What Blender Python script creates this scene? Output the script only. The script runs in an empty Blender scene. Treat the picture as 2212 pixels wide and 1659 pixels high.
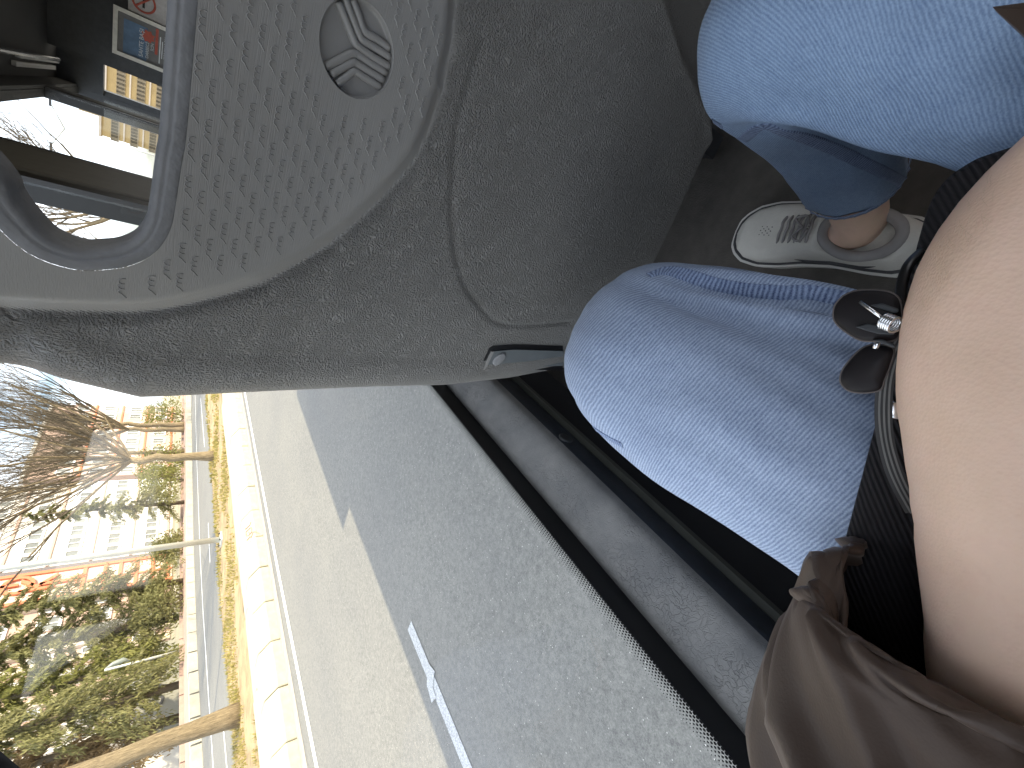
import bpy, bmesh, math, random
import numpy as np
from mathutils import Vector, Matrix, noise as mnoise
from mathutils.bvhtree import BVHTree
R_ = math.radians
rnd = random.Random(7)
npr = np.random.RandomState(5)
SC = bpy.context.scene
COL = SC.collection
EYE = 1.8                                    # camera height above the road; everything below is built relative to the camera, z up, y = bus heading

# ------------------------------------------------------------------ camera
F_PX = 943.974
CAMM = np.array([[0.34711012, -0.8714778, -0.34646935], [-0.52092574, -0.48637075, 0.70148404], [-0.77984033, -0.0630074, -0.62279943]])
CAMM = np.array([v / np.linalg.norm(v) for v in CAMM])
cam = bpy.data.cameras.new("camera"); cam.lens = F_PX / 2212 * 36; cam.sensor_width = 36
cam.clip_start = 0.01; cam.clip_end = 3000
camo = bpy.data.objects.new("camera", cam); COL.objects.link(camo)
mw = Matrix.Identity(4)
for i in range(3):
    mw[i][0] = CAMM[i][0]; mw[i][1] = -CAMM[i][1]; mw[i][2] = -CAMM[i][2]
mw[2][3] = EYE
camo.matrix_world = mw
SC.camera = camo

# ------------------------------------------------------------------ sky, sun, exposure
SUN_EL, SUN_DIR = 40.0, (0.962, 0.272)       # the sun stands to the right and a little ahead
W = bpy.data.worlds.new("World"); SC.world = W; W.use_nodes = True
nt = W.node_tree; nt.nodes.clear()
wo = nt.nodes.new("ShaderNodeOutputWorld"); bg = nt.nodes.new("ShaderNodeBackground"); sky = nt.nodes.new("ShaderNodeTexSky")
sky.sky_type = 'NISHITA'; sky.sun_disc = False; sky.sun_elevation = R_(SUN_EL)
sky.sun_rotation = math.atan2(SUN_DIR[0], SUN_DIR[1]); sky.dust_density = 2.5; sky.air_density = 1.0; sky.ozone_density = 1.0
tcw = nt.nodes.new("ShaderNodeTexCoord"); nz = nt.nodes.new("ShaderNodeTexNoise"); nz.inputs['Scale'].default_value = 2.2; nz.inputs['Detail'].default_value = 7; nz.inputs['Roughness'].default_value = .55
mp = nt.nodes.new("ShaderNodeMapping"); mp.inputs['Scale'].default_value = (1, 1, 2.6)
rp = nt.nodes.new("ShaderNodeValToRGB"); rp.color_ramp.elements[0].position = .38; rp.color_ramp.elements[1].position = .62
mx = nt.nodes.new("ShaderNodeMix"); mx.data_type = 'RGBA'
nt.links.new(tcw.outputs['Generated'], mp.inputs['Vector']); nt.links.new(mp.outputs[0], nz.inputs['Vector']); nt.links.new(nz.outputs['Fac'], rp.inputs['Fac'])
nt.links.new(rp.outputs['Color'], mx.inputs['Factor']); nt.links.new(sky.outputs[0], mx.inputs['A']); mx.inputs['B'].default_value = (11.5, 12, 12.8, 1)
nt.links.new(mx.outputs['Result'], bg.inputs['Color']); bg.inputs['Strength'].default_value = 0.12
nt.links.new(bg.outputs[0], wo.inputs['Surface'])
sun = bpy.data.lights.new("sun", 'SUN'); sun.energy = 3.2; sun.angle = R_(0.5); sun.color = (1, .85, .60)
suno = bpy.data.objects.new("sun", sun); COL.objects.link(suno)
ce, se = math.cos(R_(SUN_EL)), math.sin(R_(SUN_EL))
suno.rotation_euler = Vector((SUN_DIR[0] * ce, SUN_DIR[1] * ce, se)).to_track_quat('Z', 'Y').to_euler()
SC.view_settings.view_transform = 'Standard'; SC.view_settings.look = 'None'; SC.view_settings.exposure = 1.60; SC.view_settings.gamma = 1.0
SC.view_settings.use_curve_mapping = False
SC.render.engine = 'CYCLES'
SC.cycles.use_denoising = True; SC.cycles.max_bounces = 10; SC.cycles.diffuse_bounces = 7; SC.cycles.glossy_bounces = 4; SC.cycles.transparent_max_bounces = 16
SC.cycles.caustics_reflective = False; SC.cycles.caustics_refractive = False; SC.cycles.sample_clamp_indirect = 8

# ------------------------------------------------------------------ pixel rays (2212 x 1659 reading of the photograph)
def ray(px, py):
    return CAMM @ np.array([px - 1106.0, py - 829.5, F_PX])
def onz(px, py, z): r = ray(px, py); return r / r[2] * z
def onx(px, py, x): r = ray(px, py); return r / r[0] * x
def ony(px, py, y): r = ray(px, py); return r / r[1] * y
GZ = -EYE

# ------------------------------------------------------------------ materials
MATS = {}
class NT:
    def __init__(s, name):
        s.m = bpy.data.materials.new(name); s.m.use_nodes = True; s.t = s.m.node_tree; s.t.nodes.clear()
        s.out = s.n("OutputMaterial"); s.b = s.n("BsdfPrincipled"); s.l(s.b.outputs[0], s.out.inputs[0]); MATS[name] = s.m
    def n(s, k, **kw):
        q = s.t.nodes.new("ShaderNode" + k)
        for a, v in kw.items(): setattr(q, a, v)
        return q
    def l(s, a, b): s.t.links.new(a, b)
    def val(s, sock, v):
        if hasattr(v, 'is_output') or isinstance(v, bpy.types.NodeSocket): s.l(v, sock)
        else: sock.default_value = v
    def coord(s, kind='Object', scale=(1, 1, 1), rot=(0, 0, 0)):
        t = s.n("TexCoord"); m = s.n("Mapping"); m.inputs['Scale'].default_value = scale; m.inputs['Rotation'].default_value = rot
        s.l(t.outputs[kind], m.inputs[0]); return m.outputs[0]
    def noise(s, vec, scale, detail=3, rough=.5, out='Fac'):
        q = s.n("TexNoise"); q.inputs['Scale'].default_value = scale; q.inputs['Detail'].default_value = detail; q.inputs['Roughness'].default_value = rough
        s.l(vec, q.inputs['Vector']); return q.outputs[out]
    def voro(s, vec, scale, feature='F1', out='Distance'):
        q = s.n("TexVoronoi"); q.feature = feature; q.inputs['Scale'].default_value = scale; s.l(vec, q.inputs['Vector']); return q.outputs[out]
    def wave(s, vec, scale, dist=0, prof='SIN', dirn='X', dscale=1):
        q = s.n("TexWave"); q.wave_profile = prof; q.bands_direction = dirn; q.inputs['Scale'].default_value = scale; q.inputs['Distortion'].default_value = dist
        q.inputs['Detail Scale'].default_value = dscale; s.l(vec, q.inputs['Vector']); return q.outputs['Fac']
    def ramp(s, fac, stops):
        q = s.n("ValToRGB"); e = q.color_ramp.elements
        while len(e) < len(stops): e.new(.5)
        for i, (p, c) in enumerate(stops):
            e[i].position = p; e[i].color = (c if len(c) == 4 else tuple(c) + (1,)) if not isinstance(c, (int, float)) else (c, c, c, 1)
        s.l(fac, q.inputs[0]); return q.outputs[0]
    def mix(s, fac, a, b, mode='MIX'):
        q = s.n("Mix", data_type='RGBA', blend_type=mode)
        s.val(q.inputs['Factor'], fac)
        for k, v in (('A', a), ('B', b)):
            if isinstance(v, tuple): v = v if len(v) == 4 else v + (1,)
            s.val(q.inputs[k], v)
        return q.outputs['Result']
    def math(s, op, a, b=0.0):
        q = s.n("Math", operation=op); s.val(q.inputs[0], a); s.val(q.inputs[1], b); return q.outputs[0]
    def attr(s, name):
        q = s.n("Attribute"); q.attribute_name = name; return q.outputs['Fac']
    def bump(s, h, dist, strength=1.0):
        q = s.n("Bump"); q.inputs['Distance'].default_value = dist; q.inputs['Strength'].default_value = strength; s.l(h, q.inputs['Height']); s.l(q.outputs[0], s.b.inputs['Normal']); return q
    def set(s, col=None, rough=None, metal=None, spec=None, **kw):
        if col is not None: s.val(s.b.inputs['Base Color'], (col if len(col) == 4 else tuple(col) + (1,)) if isinstance(col, tuple) else col)
        if rough is not None: s.val(s.b.inputs['Roughness'], rough)
        if metal is not None: s.b.inputs['Metallic'].default_value = metal
        if spec is not None: s.b.inputs['Specular IOR Level'].default_value = spec
        for k, v in kw.items(): s.val(s.b.inputs[k], v)
        return s.m

def plain(name, col, rough=.6, metal=0, spec=.5, var=.12, nscale=30, bump=0, bscale=200):
    s = NT(name); v = s.coord()
    n = s.noise(v, nscale, 4, .6)
    c = s.mix(s.ramp(n, [(.3, 0), (.7, 1)]), tuple(x * (1 - var) for x in col), tuple(min(1, x * (1 + var)) for x in col))
    s.set(c, rough, metal, spec)
    if bump: s.bump(s.noise(v, bscale, 2), bump)
    return s.m

def mat_shell():
    s = NT("moulded grey plastic"); v = s.coord(); pa = s.attr("panel")
    vd = s.noise(v, 60, 2, .5, 'Color'); 
    vv = s.mix(.015, v, vd, 'ADD')
    g1 = s.voro(vv, 640, 'SMOOTH_F1'); g2 = s.noise(vv, 760, 3, .65)
    h = s.math('ADD', s.math('MULTIPLY', g1, .9), s.math('MULTIPLY', g2, 1.1))
    inv = s.math('SUBTRACT', 1.0, pa)
    hg = s.math('MULTIPLY', h, inv)
    br = s.noise(s.coord('Object', (6, 400, 500)), 3, 3, .6)
    h2 = s.math('ADD', hg, s.math('MULTIPLY', s.math('MULTIPLY', br, pa), .035))
    s.bump(h2, .0065, 1.0)
    big = s.noise(v, 9, 4, .6)
    c = s.mix(s.ramp(big, [(.3, 0), (.75, 1)]), (.238, .230, .216), (.292, .283, .266))
    c = s.mix(s.math('MULTIPLY', pa, .6), c, (.232, .225, .213))
    s.set(c, s.math('ADD', .42, s.math('MULTIPLY', pa, .03)), spec=.55)
    return s.m

def mat_denim(name, dark=(.115, .155, .255), light=(.44, .525, .675), period=.0030, ang=0.0, tw=.40):
    s = NT(name); v = s.coord()
    w = s.wave(s.coord('UV', (1, 1, 1), (0, 0, ang)), .314 / period, 2.2, 'SIN', 'X', 1.5)
    m1 = s.noise(v, 1100, 2, .6); m2 = s.noise(v, 210, 4, .75); m3 = s.noise(v, 16, 4, .6)
    f = s.math('MULTIPLY', w, tw)
    f = s.math('ADD', f, s.math('MULTIPLY', s.ramp(m1, [(.3, 0), (.7, 1)]), .30))
    f = s.math('ADD', f, s.math('MULTIPLY', s.ramp(m2, [(.35, 0), (.65, 1)]), .13))
    f = s.math('ADD', f, s.math('MULTIPLY', s.ramp(m3, [(.3, 0), (.7, 1)]), .12))
    c = s.ramp(f, [(.10, dark), (.92, light)])
    s.set(c, .92, spec=.15); s.b.inputs['Sheen Weight'].default_value = .12
    s.bump(s.math('ADD', w, m1), .0005, .5)
    return s.m

def mat_asphalt():
    s = NT("asphalt"); v = s.coord()
    a0 = s.noise(v, 110, 4, .75); a1 = s.noise(v, 32, 5, .75); a = s.math('ADD', s.math('MULTIPLY', a0, .5), s.math('MULTIPLY', a1, .5)); b = s.noise(v, .7, 5, .6); st = s.noise(s.coord('Object', (1.3, .05, 1)), 2, 3, .5)
    c = s.mix(s.ramp(a, [(.38, 0), (.62, 1)]), (.105, .104, .098), (.255, .252, .230))
    c = s.mix(s.math('MULTIPLY', s.ramp(b, [(.35, 0), (.7, 1)]), .35), c, (.120, .122, .126))
    c = s.mix(s.math('MULTIPLY', s.ramp(st, [(.4, 0), (.7, 1)]), .3), c, (.195, .190, .176))
    sp = s.voro(v, 26); c = s.mix(s.ramp(sp, [(.06, 1), (.10, 0)]), c, (.50, .49, .45))
    s.set(c, .82, spec=.3); s.bump(a, .006, .6)
    return s.m

def mat_vinyl():
    s = NT("cracked grey vinyl"); v = s.coord(); vd = s.noise(v, 25, 3, .6, 'Color'); vv = s.mix(.06, v, vd, 'ADD')
    cr = s.voro(vv, 105, 'DISTANCE_TO_EDGE'); cr2 = s.voro(vv, 150, 'DISTANCE_TO_EDGE')
    msk = s.ramp(s.noise(v, 12, 3), [(.42, 0), (.6, 1)])
    k = s.mix(s.math('MULTIPLY', s.ramp(cr, [(.0, 1), (.045, 0)]), msk), (0, 0, 0, 1), (1, 1, 1, 1))
    n = s.noise(v, 18, 4, .6)
    c = s.mix(s.ramp(n, [(.3, 0), (.7, 1)]), (.17, .17, .17), (.255, .25, .24))
    c = s.mix(s.math('MULTIPLY', k, .32), c, (.06, .06, .065))
    s.set(c, .55, spec=.4); h = s.math('ADD', s.math('MULTIPLY', s.ramp(cr, [(0, 0), (.05, 1)]), msk), s.math('MULTIPLY', s.ramp(cr2, [(0, 0), (.05, 1)]), .3)); s.bump(h, .0012, .7)
    return s.m

def mat_skin():
    s = NT("skin"); v = s.coord()
    a = s.noise(v, 22, 4, .6); b = s.noise(v, 420, 2, .5); f = s.noise(v, 90, 3, .6)
    c = s.mix(s.ramp(a, [(.35, 0), (.7, 1)]), (.70, .50, .375), (.78, .555, .44))
    c = s.mix(s.math('MULTIPLY', s.ramp(f, [(.55, 0), (.75, 1)]), .25), c, (.64, .40, .31))
    s.set(c, .52, spec=.35); s.b.inputs['Subsurface Weight'].default_value = .12; s.b.inputs['Subsurface Radius'].default_value = (.01, .004, .002)
    s.bump(s.math('ADD', b, s.math('MULTIPLY', s.voro(s.coord('Object', (1, 1, 1)), 700), 1.2)), .00022, .5)
    return s.m

def mat_jacket():
    s = NT("brown satin cloth"); v = s.coord(); n = s.noise(v, 7, 3); b = s.noise(s.coord('Object', (1, 1, 1)), 900, 1)
    c = s.mix(n, (.044, .029, .022), (.078, .052, .039)); s.set(c, .55, spec=.4); s.b.inputs['Sheen Weight'].default_value = .12; s.b.inputs['Sheen Roughness'].default_value = .4
    s.b.inputs['Sheen Tint'].default_value = (.9, .75, .65, 1)
    s.bump(b, .0003, .4); return s.m

def mat_ribbed():
    s = NT("black ribbed cloth"); v = s.coord('Object', (1, 1, 1), (0, 0, R_(40))); w = s.wave(v, 120, .8, 'SIN', 'X')
    c = s.mix(w, (.008, .008, .010), (.024, .022, .025)); s.set(c, .85, spec=.25); s.bump(w, .0015, .8); return s.m

def mat_leaf(name, a, b):
    s = NT(name); v = s.coord(); n = s.noise(v, 3.5, 3, .6); cc = s.mix(s.ramp(n, [(.3, 0), (.7, 1)]), a, b); s.set(cc, .75, spec=.2); t = s.n('BsdfTranslucent'); s.l(cc, t.inputs[0]); m = s.n('MixShader'); m.inputs[0].default_value = .35; s.l(s.b.outputs[0], m.inputs[1]); s.l(t.outputs[0], m.inputs[2]); s.l(m.outputs[0], s.out.inputs[0]); return s.m

def mat_bark(name, a, b):
    s = NT(name); v = s.coord('Object', (11, 11, 1.3)); n = s.noise(v, 4, 6, .8); s.set(s.mix(s.ramp(n, [(.3, 0), (.68, 1)]), a, b), .9, spec=.15); s.bump(n, .05, .8); return s.m

def mat_glass():
    s = NT("window glass"); t = s.n("BsdfTransparent"); t.inputs[0].default_value = (.95, .96, .96, 1); g = s.n("BsdfGlossy"); g.inputs['Roughness'].default_value = .02
    m = s.n("MixShader"); m.inputs[0].default_value = .035; s.l(t.outputs[0], m.inputs[1]); s.l(g.outputs[0], m.inputs[2]); s.l(m.outputs[0], s.out.inputs[0]); return s.m

M_SHELL = mat_shell(); M_DENIM_L = mat_denim("denim with straight twill", period=.0024, ang=R_(72)); M_DENIM_R = mat_denim("denim with slanted twill", dark=(.12, .185, .32), light=(.40, .53, .71), period=.0021, ang=R_(-42), tw=.26)
M_ASPH = mat_asphalt(); M_VINYL = mat_vinyl(); M_SKIN = mat_skin(); M_JACKET = mat_jacket(); M_RIB = mat_ribbed(); M_GLASS = mat_glass()
M_PLAST = plain("smooth grey plastic", (.232, .226, .216), .45, var=.05)
M_RIM = plain("grey rim plastic", (.185, .186, .19), .7, var=.12, nscale=60, bump=.0010, bscale=160, spec=.3)
M_DARK = plain("dark plastic", (.035, .038, .042), .5, var=.2)
M_BLACK = plain("black enamel", (.008, .008, .009), .35)
M_NAVY = plain("dark blue vinyl", (.022, .028, .038), .5, var=.2, bump=.0006)
M_FRIT = plain("black ceramic print", (.010, .010, .011), .6)
M_LIP = plain("grey green strip", (.07, .072, .062), .5)
M_FLOOR = plain("brown grey bus floor", (.075, .068, .060), .75, var=.18, nscale=40, bump=.0008, bscale=300)
M_WALLIN = plain("dark wall cloth", (.016, .017, .021), .85)
M_CEIL = plain("dark ceiling lining", (.022, .022, .022), .8)
M_PILLAR = plain("grey pillar trim", (.085, .084, .082), .6)
M_BUSBODY = plain("white bus paint", (.55, .56, .57), .35)
M_FABRIC = plain("charcoal seat cloth", (.03, .03, .036), .95, var=.3, nscale=150)
M_SHOE = plain("off white leather", (.62, .61, .57), .5, var=.05, bump=.0005, bscale=300)
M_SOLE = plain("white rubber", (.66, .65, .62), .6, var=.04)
M_LINE = plain("dark grey line", (.05, .05, .055), .6)
M_LINING = plain("grey lining", (.30, .29, .29), .9)
M_STEEL = plain("bright steel", (.75, .76, .78), .22, metal=1, var=.03)
M_GLOSSB = plain("glossy dark brown plastic", (.014, .012, .013), .5, var=.1, spec=.18)
M_EDGE = plain("lighter plastic edge", (.09, .075, .07), .4)  # lighter brown than the wings it outlines
M_STRAP = plain("dark grey leather strap", (.024, .024, .025), .6, var=.2)
M_PIPING = plain("grey strap edge", (.13, .13, .125), .6)
M_WHITE = plain("white road paint", (.72, .72, .69), .7, var=.10, nscale=25)
M_WORN = plain("worn white road paint", (.38, .39, .395), .85, var=.45, nscale=90)
M_KERB = plain("pale concrete", (.40, .375, .285), .85, var=.10, nscale=9, bump=.003, bscale=40)
M_KERB2 = plain("far pale concrete", (.42, .395, .32), .85, var=.1, nscale=4)
M_GUTTER = plain("worn concrete gutter", (.34, .31, .27), .85, var=.15, nscale=6)
M_SOIL = plain("dry soil", (.30, .22, .12), .95, var=.35, nscale=3)
M_GRASS = mat_leaf("dry grass", (.20, .20, .055), (.42, .34, .13))
M_PAVE = plain("reddish pavement", (.38, .27, .22), .9, var=.15, nscale=2)
M_EARTH = plain("far ground", (.28, .25, .17), .95, var=.25, nscale=.3)
M_BARK = mat_bark("grey brown bark", (.085, .065, .042), (.40, .32, .20))
M_TWIG = mat_bark("brown twigs", (.085, .070, .050), (.19, .155, .11))
M_NEEDLE = mat_leaf("pale green needles", (.155, .155, .06), (.29, .275, .12))
M_SHRUB = mat_leaf("yellow green leaves", (.16, .175, .05), (.29, .28, .09))
M_DRYLEAF = mat_leaf("brown dry leaves", (.18, .12, .06), (.34, .25, .13))
M_PINK = plain("pale pink render", (.46, .33, .275), .9, var=.06, nscale=.4)
M_CREAM = plain("cream render", (.50, .43, .34), .9, var=.06, nscale=.4)
M_WHITEW = plain("white render", (.62, .60, .57), .9, var=.03, nscale=.4)
M_TAN = plain("tan brick cladding", (.36, .26, .115), .9, var=.12, nscale=.5)
M_GREYW = plain("grey green wall", (.27, .265, .23), .9, var=.10, nscale=.6)
M_ORANGE = plain("orange red paint", (.55, .17, .08), .6, var=.06)
M_WIN = plain("dark window pane", (.16, .17, .165), .3, var=.3, nscale=.6)
M_FRAMET = plain("tan window frame", (.30, .24, .15), .7)
M_WINT = plain("dusky window pane", (.16, .13, .08), .5, var=.2, nscale=.5)
M_FRAMEW = plain("white window frame", (.75, .74, .72), .6)
M_POLE = plain("galvanised pole", (.55, .57, .54), .5, metal=.2, var=.08, nscale=3)
M_GRAFF = plain("faded red spray paint", (.52, .26, .20), .8)
M_BLUE = plain("poster blue", (.10, .17, .27), .5, var=.25, nscale=14)
M_POSTG = plain("poster grey", (.15, .15, .15), .5)
M_POSTT = plain("poster white print", (.62, .66, .68), .5)
M_RED = plain("poster red", (.42, .09, .06), .5)
M_TEAL = plain("teal print", (.01, .17, .24), .5)
M_PALE = plain("pale sticker", (.42, .41, .41), .5)
M_ALU = plain("aluminium frame", (.60, .59, .54), .4, metal=.3)

# ------------------------------------------------------------------ objects
def tag(o, label=None, cat=None, group=None, kind=None):
    if label: o["label"] = label
    if cat: o["category"] = cat
    if group: o["group"] = group
    if kind: o["kind"] = kind
    return o
def link(o, parent=None):
    COL.objects.link(o)
    if parent is not None: o.parent = parent
    return o
def thing(name, label, cat, group=None, loc=(0, 0, 0), kind=None):
    o = bpy.data.objects.new(name, None); o.empty_display_size = .05; o.location = loc
    link(o); return tag(o, label, cat, group, kind)
def mesh(name, verts, faces, mat, parent=None, smooth=True, uv=None, attrs=None):
    me = bpy.data.meshes.new(name)
    me.from_pydata([tuple(map(float, v)) for v in verts], [], [tuple(int(i) for i in f) for f in faces])
    mats = mat if isinstance(mat, (list, tuple)) else [mat]
    for m in mats: me.materials.append(m)
    if smooth: me.polygons.foreach_set("use_smooth", [True] * len(me.polygons))
    if uv is not None:
        ul = me.uv_layers.new(name="UVMap"); li = np.zeros(len(me.loops), dtype=np.int32); me.loops.foreach_get("vertex_index", li)
        ul.data.foreach_set("uv", np.asarray(uv, dtype=np.float32)[li].ravel())
    if attrs:
        for k, a in attrs.items():
            at = me.attributes.new(k, 'FLOAT', 'POINT'); at.data.foreach_set("value", np.asarray(a, dtype=np.float32))
    me.update()
    o = bpy.data.objects.new(name, me); return link(o, parent)
class MB:
    def __init__(s): s.v = []; s.f = []
    def add(s, v, f):
        b = len(s.v); s.v += [tuple(p) for p in v]; s.f += [tuple(i + b for i in q) for q in f]; return s
    def box(s, x0, x1, y0, y1, z0, z1, M=None):
        v = [(x0, y0, z0), (x1, y0, z0), (x1, y1, z0), (x0, y1, z0), (x0, y0, z1), (x1, y0, z1), (x1, y1, z1), (x0, y1, z1)]
        if M is not None: v = [tuple(M @ Vector(p)) for p in v]
        return s.add(v, [(3, 2, 1, 0), (4, 5, 6, 7), (0, 1, 5, 4), (1, 2, 6, 5), (2, 3, 7, 6), (3, 0, 4, 7)])
    def tube(s, pts, r, n=8, caps=True):
        pts = [Vector(p) for p in pts]; rs = r if hasattr(r, '__len__') else [r] * len(pts); v = []; f = []
        prev = None
        for i, p in enumerate(pts):
            t = (pts[min(i + 1, len(pts) - 1)] - pts[max(i - 1, 0)]).normalized()
            if prev is None: prev = t.orthogonal().normalized()
            a = (prev - t * prev.dot(t)); a = a.normalized() if a.length > 1e-6 else t.orthogonal().normalized(); prev = a; b = t.cross(a)
            for k in range(n):
                th = 2 * math.pi * k / n; v.append(tuple(p + (a * math.cos(th) + b * math.sin(th)) * rs[i]))
        for i in range(len(pts) - 1):
            for k in range(n): f.append((i * n + k, i * n + (k + 1) % n, (i + 1) * n + (k + 1) % n, (i + 1) * n + k))
        if caps: f.append(tuple(range(n))[::-1]); f.append(tuple(range((len(pts) - 1) * n, len(pts) * n)))
        return s.add(v, f)
    def build(s, name, mat, parent=None, smooth=False): return mesh(name, s.v, s.f, mat, parent, smooth)
def bevel(o, w, seg=2):
    m = o.modifiers.new("bevel", 'BEVEL'); m.width = w; m.segments = seg; m.limit_method = 'ANGLE'; return o
def catmull(P, n):
    P = np.asarray(P, float); k = len(P); out = []
    for t in np.linspace(0, k - 1, n):
        i = min(int(t), k - 2); u = t - i
        p0, p1, p2, p3 = P[max(i - 1, 0)], P[i], P[i + 1], P[min(i + 2, k - 1)]
        out.append(.5 * (2 * p1 + (p2 - p0) * u + (2 * p0 - 5 * p1 + 4 * p2 - p3) * u * u + (3 * p1 - p0 - 3 * p2 + p3) * u ** 3))
    return np.array(out)
def sstep(a, b, x): t = np.clip((x - a) / (b - a), 0, 1); return t * t * (3 - 2 * t)
def seg_dist(P, poly, closed=False):
    """distance from points P (n,2) to a polyline"""
    poly = np.asarray(poly, float); Q = np.vstack([poly, poly[:1]]) if closed else poly; d = np.full(len(P), 1e9)
    for a, b in zip(Q[:-1], Q[1:]):
        ab = b - a; L = max((ab ** 2).sum(), 1e-12); t = np.clip(((P - a) @ ab) / L, 0, 1); d = np.minimum(d, np.hypot(*(P - a - t[:, None] * ab).T))
    return d
def inside(P, poly):
    poly = np.asarray(poly, float); x, y = P[:, 0], P[:, 1]; c = np.zeros(len(P), bool); j = len(poly) - 1
    for i in range(len(poly)):
        xi, yi = poly[i]; xj, yj = poly[j]
        m = ((yi > y) != (yj > y)) & (x < (xj - xi) * (y - yi) / ((yj - yi) if yj != yi else 1e-12) + xi); c ^= m; j = i
    return c
def text_mesh(name, body, mat, parent, size, M, extrude=0.0, align='CENTER'):
    cu = bpy.data.curves.new(name, 'FONT'); cu.body = body; cu.size = size; cu.extrude = extrude; cu.align_x = align; cu.align_y = 'CENTER'; cu.resolution_u = 3
    tmp = bpy.data.objects.new(name + "_tmp", cu); COL.objects.link(tmp)
    dg = bpy.context.evaluated_depsgraph_get(); me = bpy.data.meshes.new_from_object(tmp.evaluated_get(dg)); bpy.data.objects.remove(tmp)
    me.name = name; me.materials.clear(); me.materials.append(mat); me.transform(M)
    o = bpy.data.objects.new(name, me); return link(o, parent)

# ================================================================== GROUND AND ROADS
def sheet(name, ys, xl, xr, z, mat, **kw):
    v = []; f = []
    for i, y in enumerate(ys):
        v += [(xl(y), y, z(y) if callable(z) else z), (xr(y), y, z(y) if callable(z) else z)]
        if i: f.append((2 * i - 2, 2 * i - 1, 2 * i + 1, 2 * i))
    o = mesh(name, v, f, mat, None, False); return tag(o, kind="structure", **kw)
def ip(*pts):
    ys = [p[0] for p in pts]; xs = [p[1] for p in pts]; return lambda y: float(np.interp(y, ys, xs))
K = lambda c: (lambda y: c)
YS = list(np.arange(-60, 60, 2.0)) + list(np.arange(60, 141, 10.0))
X_KERB = K(-7.57); X_GR = ip((-60, -8.5), (3, -8.55), (6, -8.75), (9, -8.72), (16, -8.6), (140, -8.6))
X_GL = ip((-60, -6.0 - 4.5), (3, -10.75), (5, -11.05), (8, -11.5), (11, -11.7), (20, -12.0), (140, -12.0))
X_FK = ip((-60, -17.2), (0, -18.0), (9, -19.25), (14.3, -20.5), (21, -21.4), (37, -21.8), (140, -21.8))
ground = mesh("ground", [(-900, -900, GZ - .05), (900, -900, GZ - .05), (900, 900, GZ - .05), (-900, 900, GZ - .05)], [(0, 1, 2, 3)], M_EARTH, None, False); tag(ground, kind="structure")
sheet("road", YS, X_KERB, K(12), GZ, M_ASPH)
sheet("far_road", YS, X_FK, lambda y: X_GL(y) + .05, GZ, M_ASPH)
# painted lines
def strip(name, pts, w, mat, z=GZ + .004):
    v = []; f = []
    pts = [Vector((p[0], p[1], 0)) for p in pts]
    for i, p in enumerate(pts):
        t = (pts[min(i + 1, len(pts) - 1)] - pts[max(i - 1, 0)]).normalized(); n = Vector((-t.y, t.x, 0)) * w / 2
        v += [(p.x + n.x, p.y + n.y, z), (p.x - n.x, p.y - n.y, z)]
        if i: f.append((2 * i - 2, 2 * i - 1, 2 * i + 1, 2 * i))
    return tag(mesh(name, v, f, mat, None, False), kind="structure")
strip("road_edge_line", [(-7.03, 140), (-7.03, 9), (-7.0, 6), (-6.9, 2.7), (-6.85, -3), (-6.85, -50)], .13, M_WHITE)
for k in range(-8, 12):
    y1 = 2.12 - k * 7.5
    if k in (0, ):
        strip("lane_dash_line", [(-3.44, y1 - 2.95), (-3.44, y1 - .02)], .115, M_WORN)
    else: strip("lane_dash_line", [(-3.44, y1 - 2.95), (-3.44, y1)], .115, M_WORN)
strip("lane_dash_patch", [(-3.52, 1.50), (-3.50, 1.60), (-3.36, 1.66)], .10, M_WORN, GZ + .008)
strip("far_edge_line", [(-16.0, -5), (-16.72, 7.8), (-18.0, 14), (-18.45, 17.2), (-18.9, 26), (-18.9, 140)], .14, M_WHITE)
for (a, b) in (((480, 1541), (491, 1665)), ((433.5, 860), (442, 965)), ((450, 1130), (454, 1215))):
    A, B = onz(a[0], a[1], GZ), onz(b[0], b[1], GZ); strip("far_dash_line", [A[:2], B[:2]], .12, M_WHITE)

# kerb of the median: every stone is its own piece
kerb = tag(bpy.data.objects.new("kerb", None), kind="structure"); link(kerb)
def kerb_profile(): return [(0, -.02), (0, .15), (-.02, .165), (-.245, .295), (-.28, .30), (-.62, .30), (-.62, -.02)]
def extrude_profile(prof, L, seg=1):
    n = len(prof); v = [(p[0], y, p[1]) for y in (0, L) for p in prof]
    f = [(i, (i + 1) % n, n + (i + 1) % n, n + i) for i in range(n)] + [tuple(range(n))[::-1], tuple(range(n, 2 * n))]
    return v, f
KL = .785
kv, kf = extrude_profile(kerb_profile(), KL - .014)
kme = None
for i in range(-4, 70):
    if kme is None:
        o = mesh("kerb_stone", kv, kf, M_KERB, kerb, False); kme = o.data; b = bevel(o, .012, 1)
    else:
        o = bpy.data.objects.new("kerb_stone", kme); link(o, kerb); bevel(o, .012, 1)
    o.location = (-7.57 + rnd.uniform(-.008, .008), .36 + i * KL + rnd.uniform(-.004, .004), GZ + rnd.uniform(-.006, .006)); o.rotation_euler = (0, 0, rnd.uniform(-.006, .006))
gut = sheet("gutter_strip", YS, lambda y: X_KERB(y) + .004, lambda y: X_KERB(y) + .26, GZ + .004, M_GUTTER)
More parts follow.
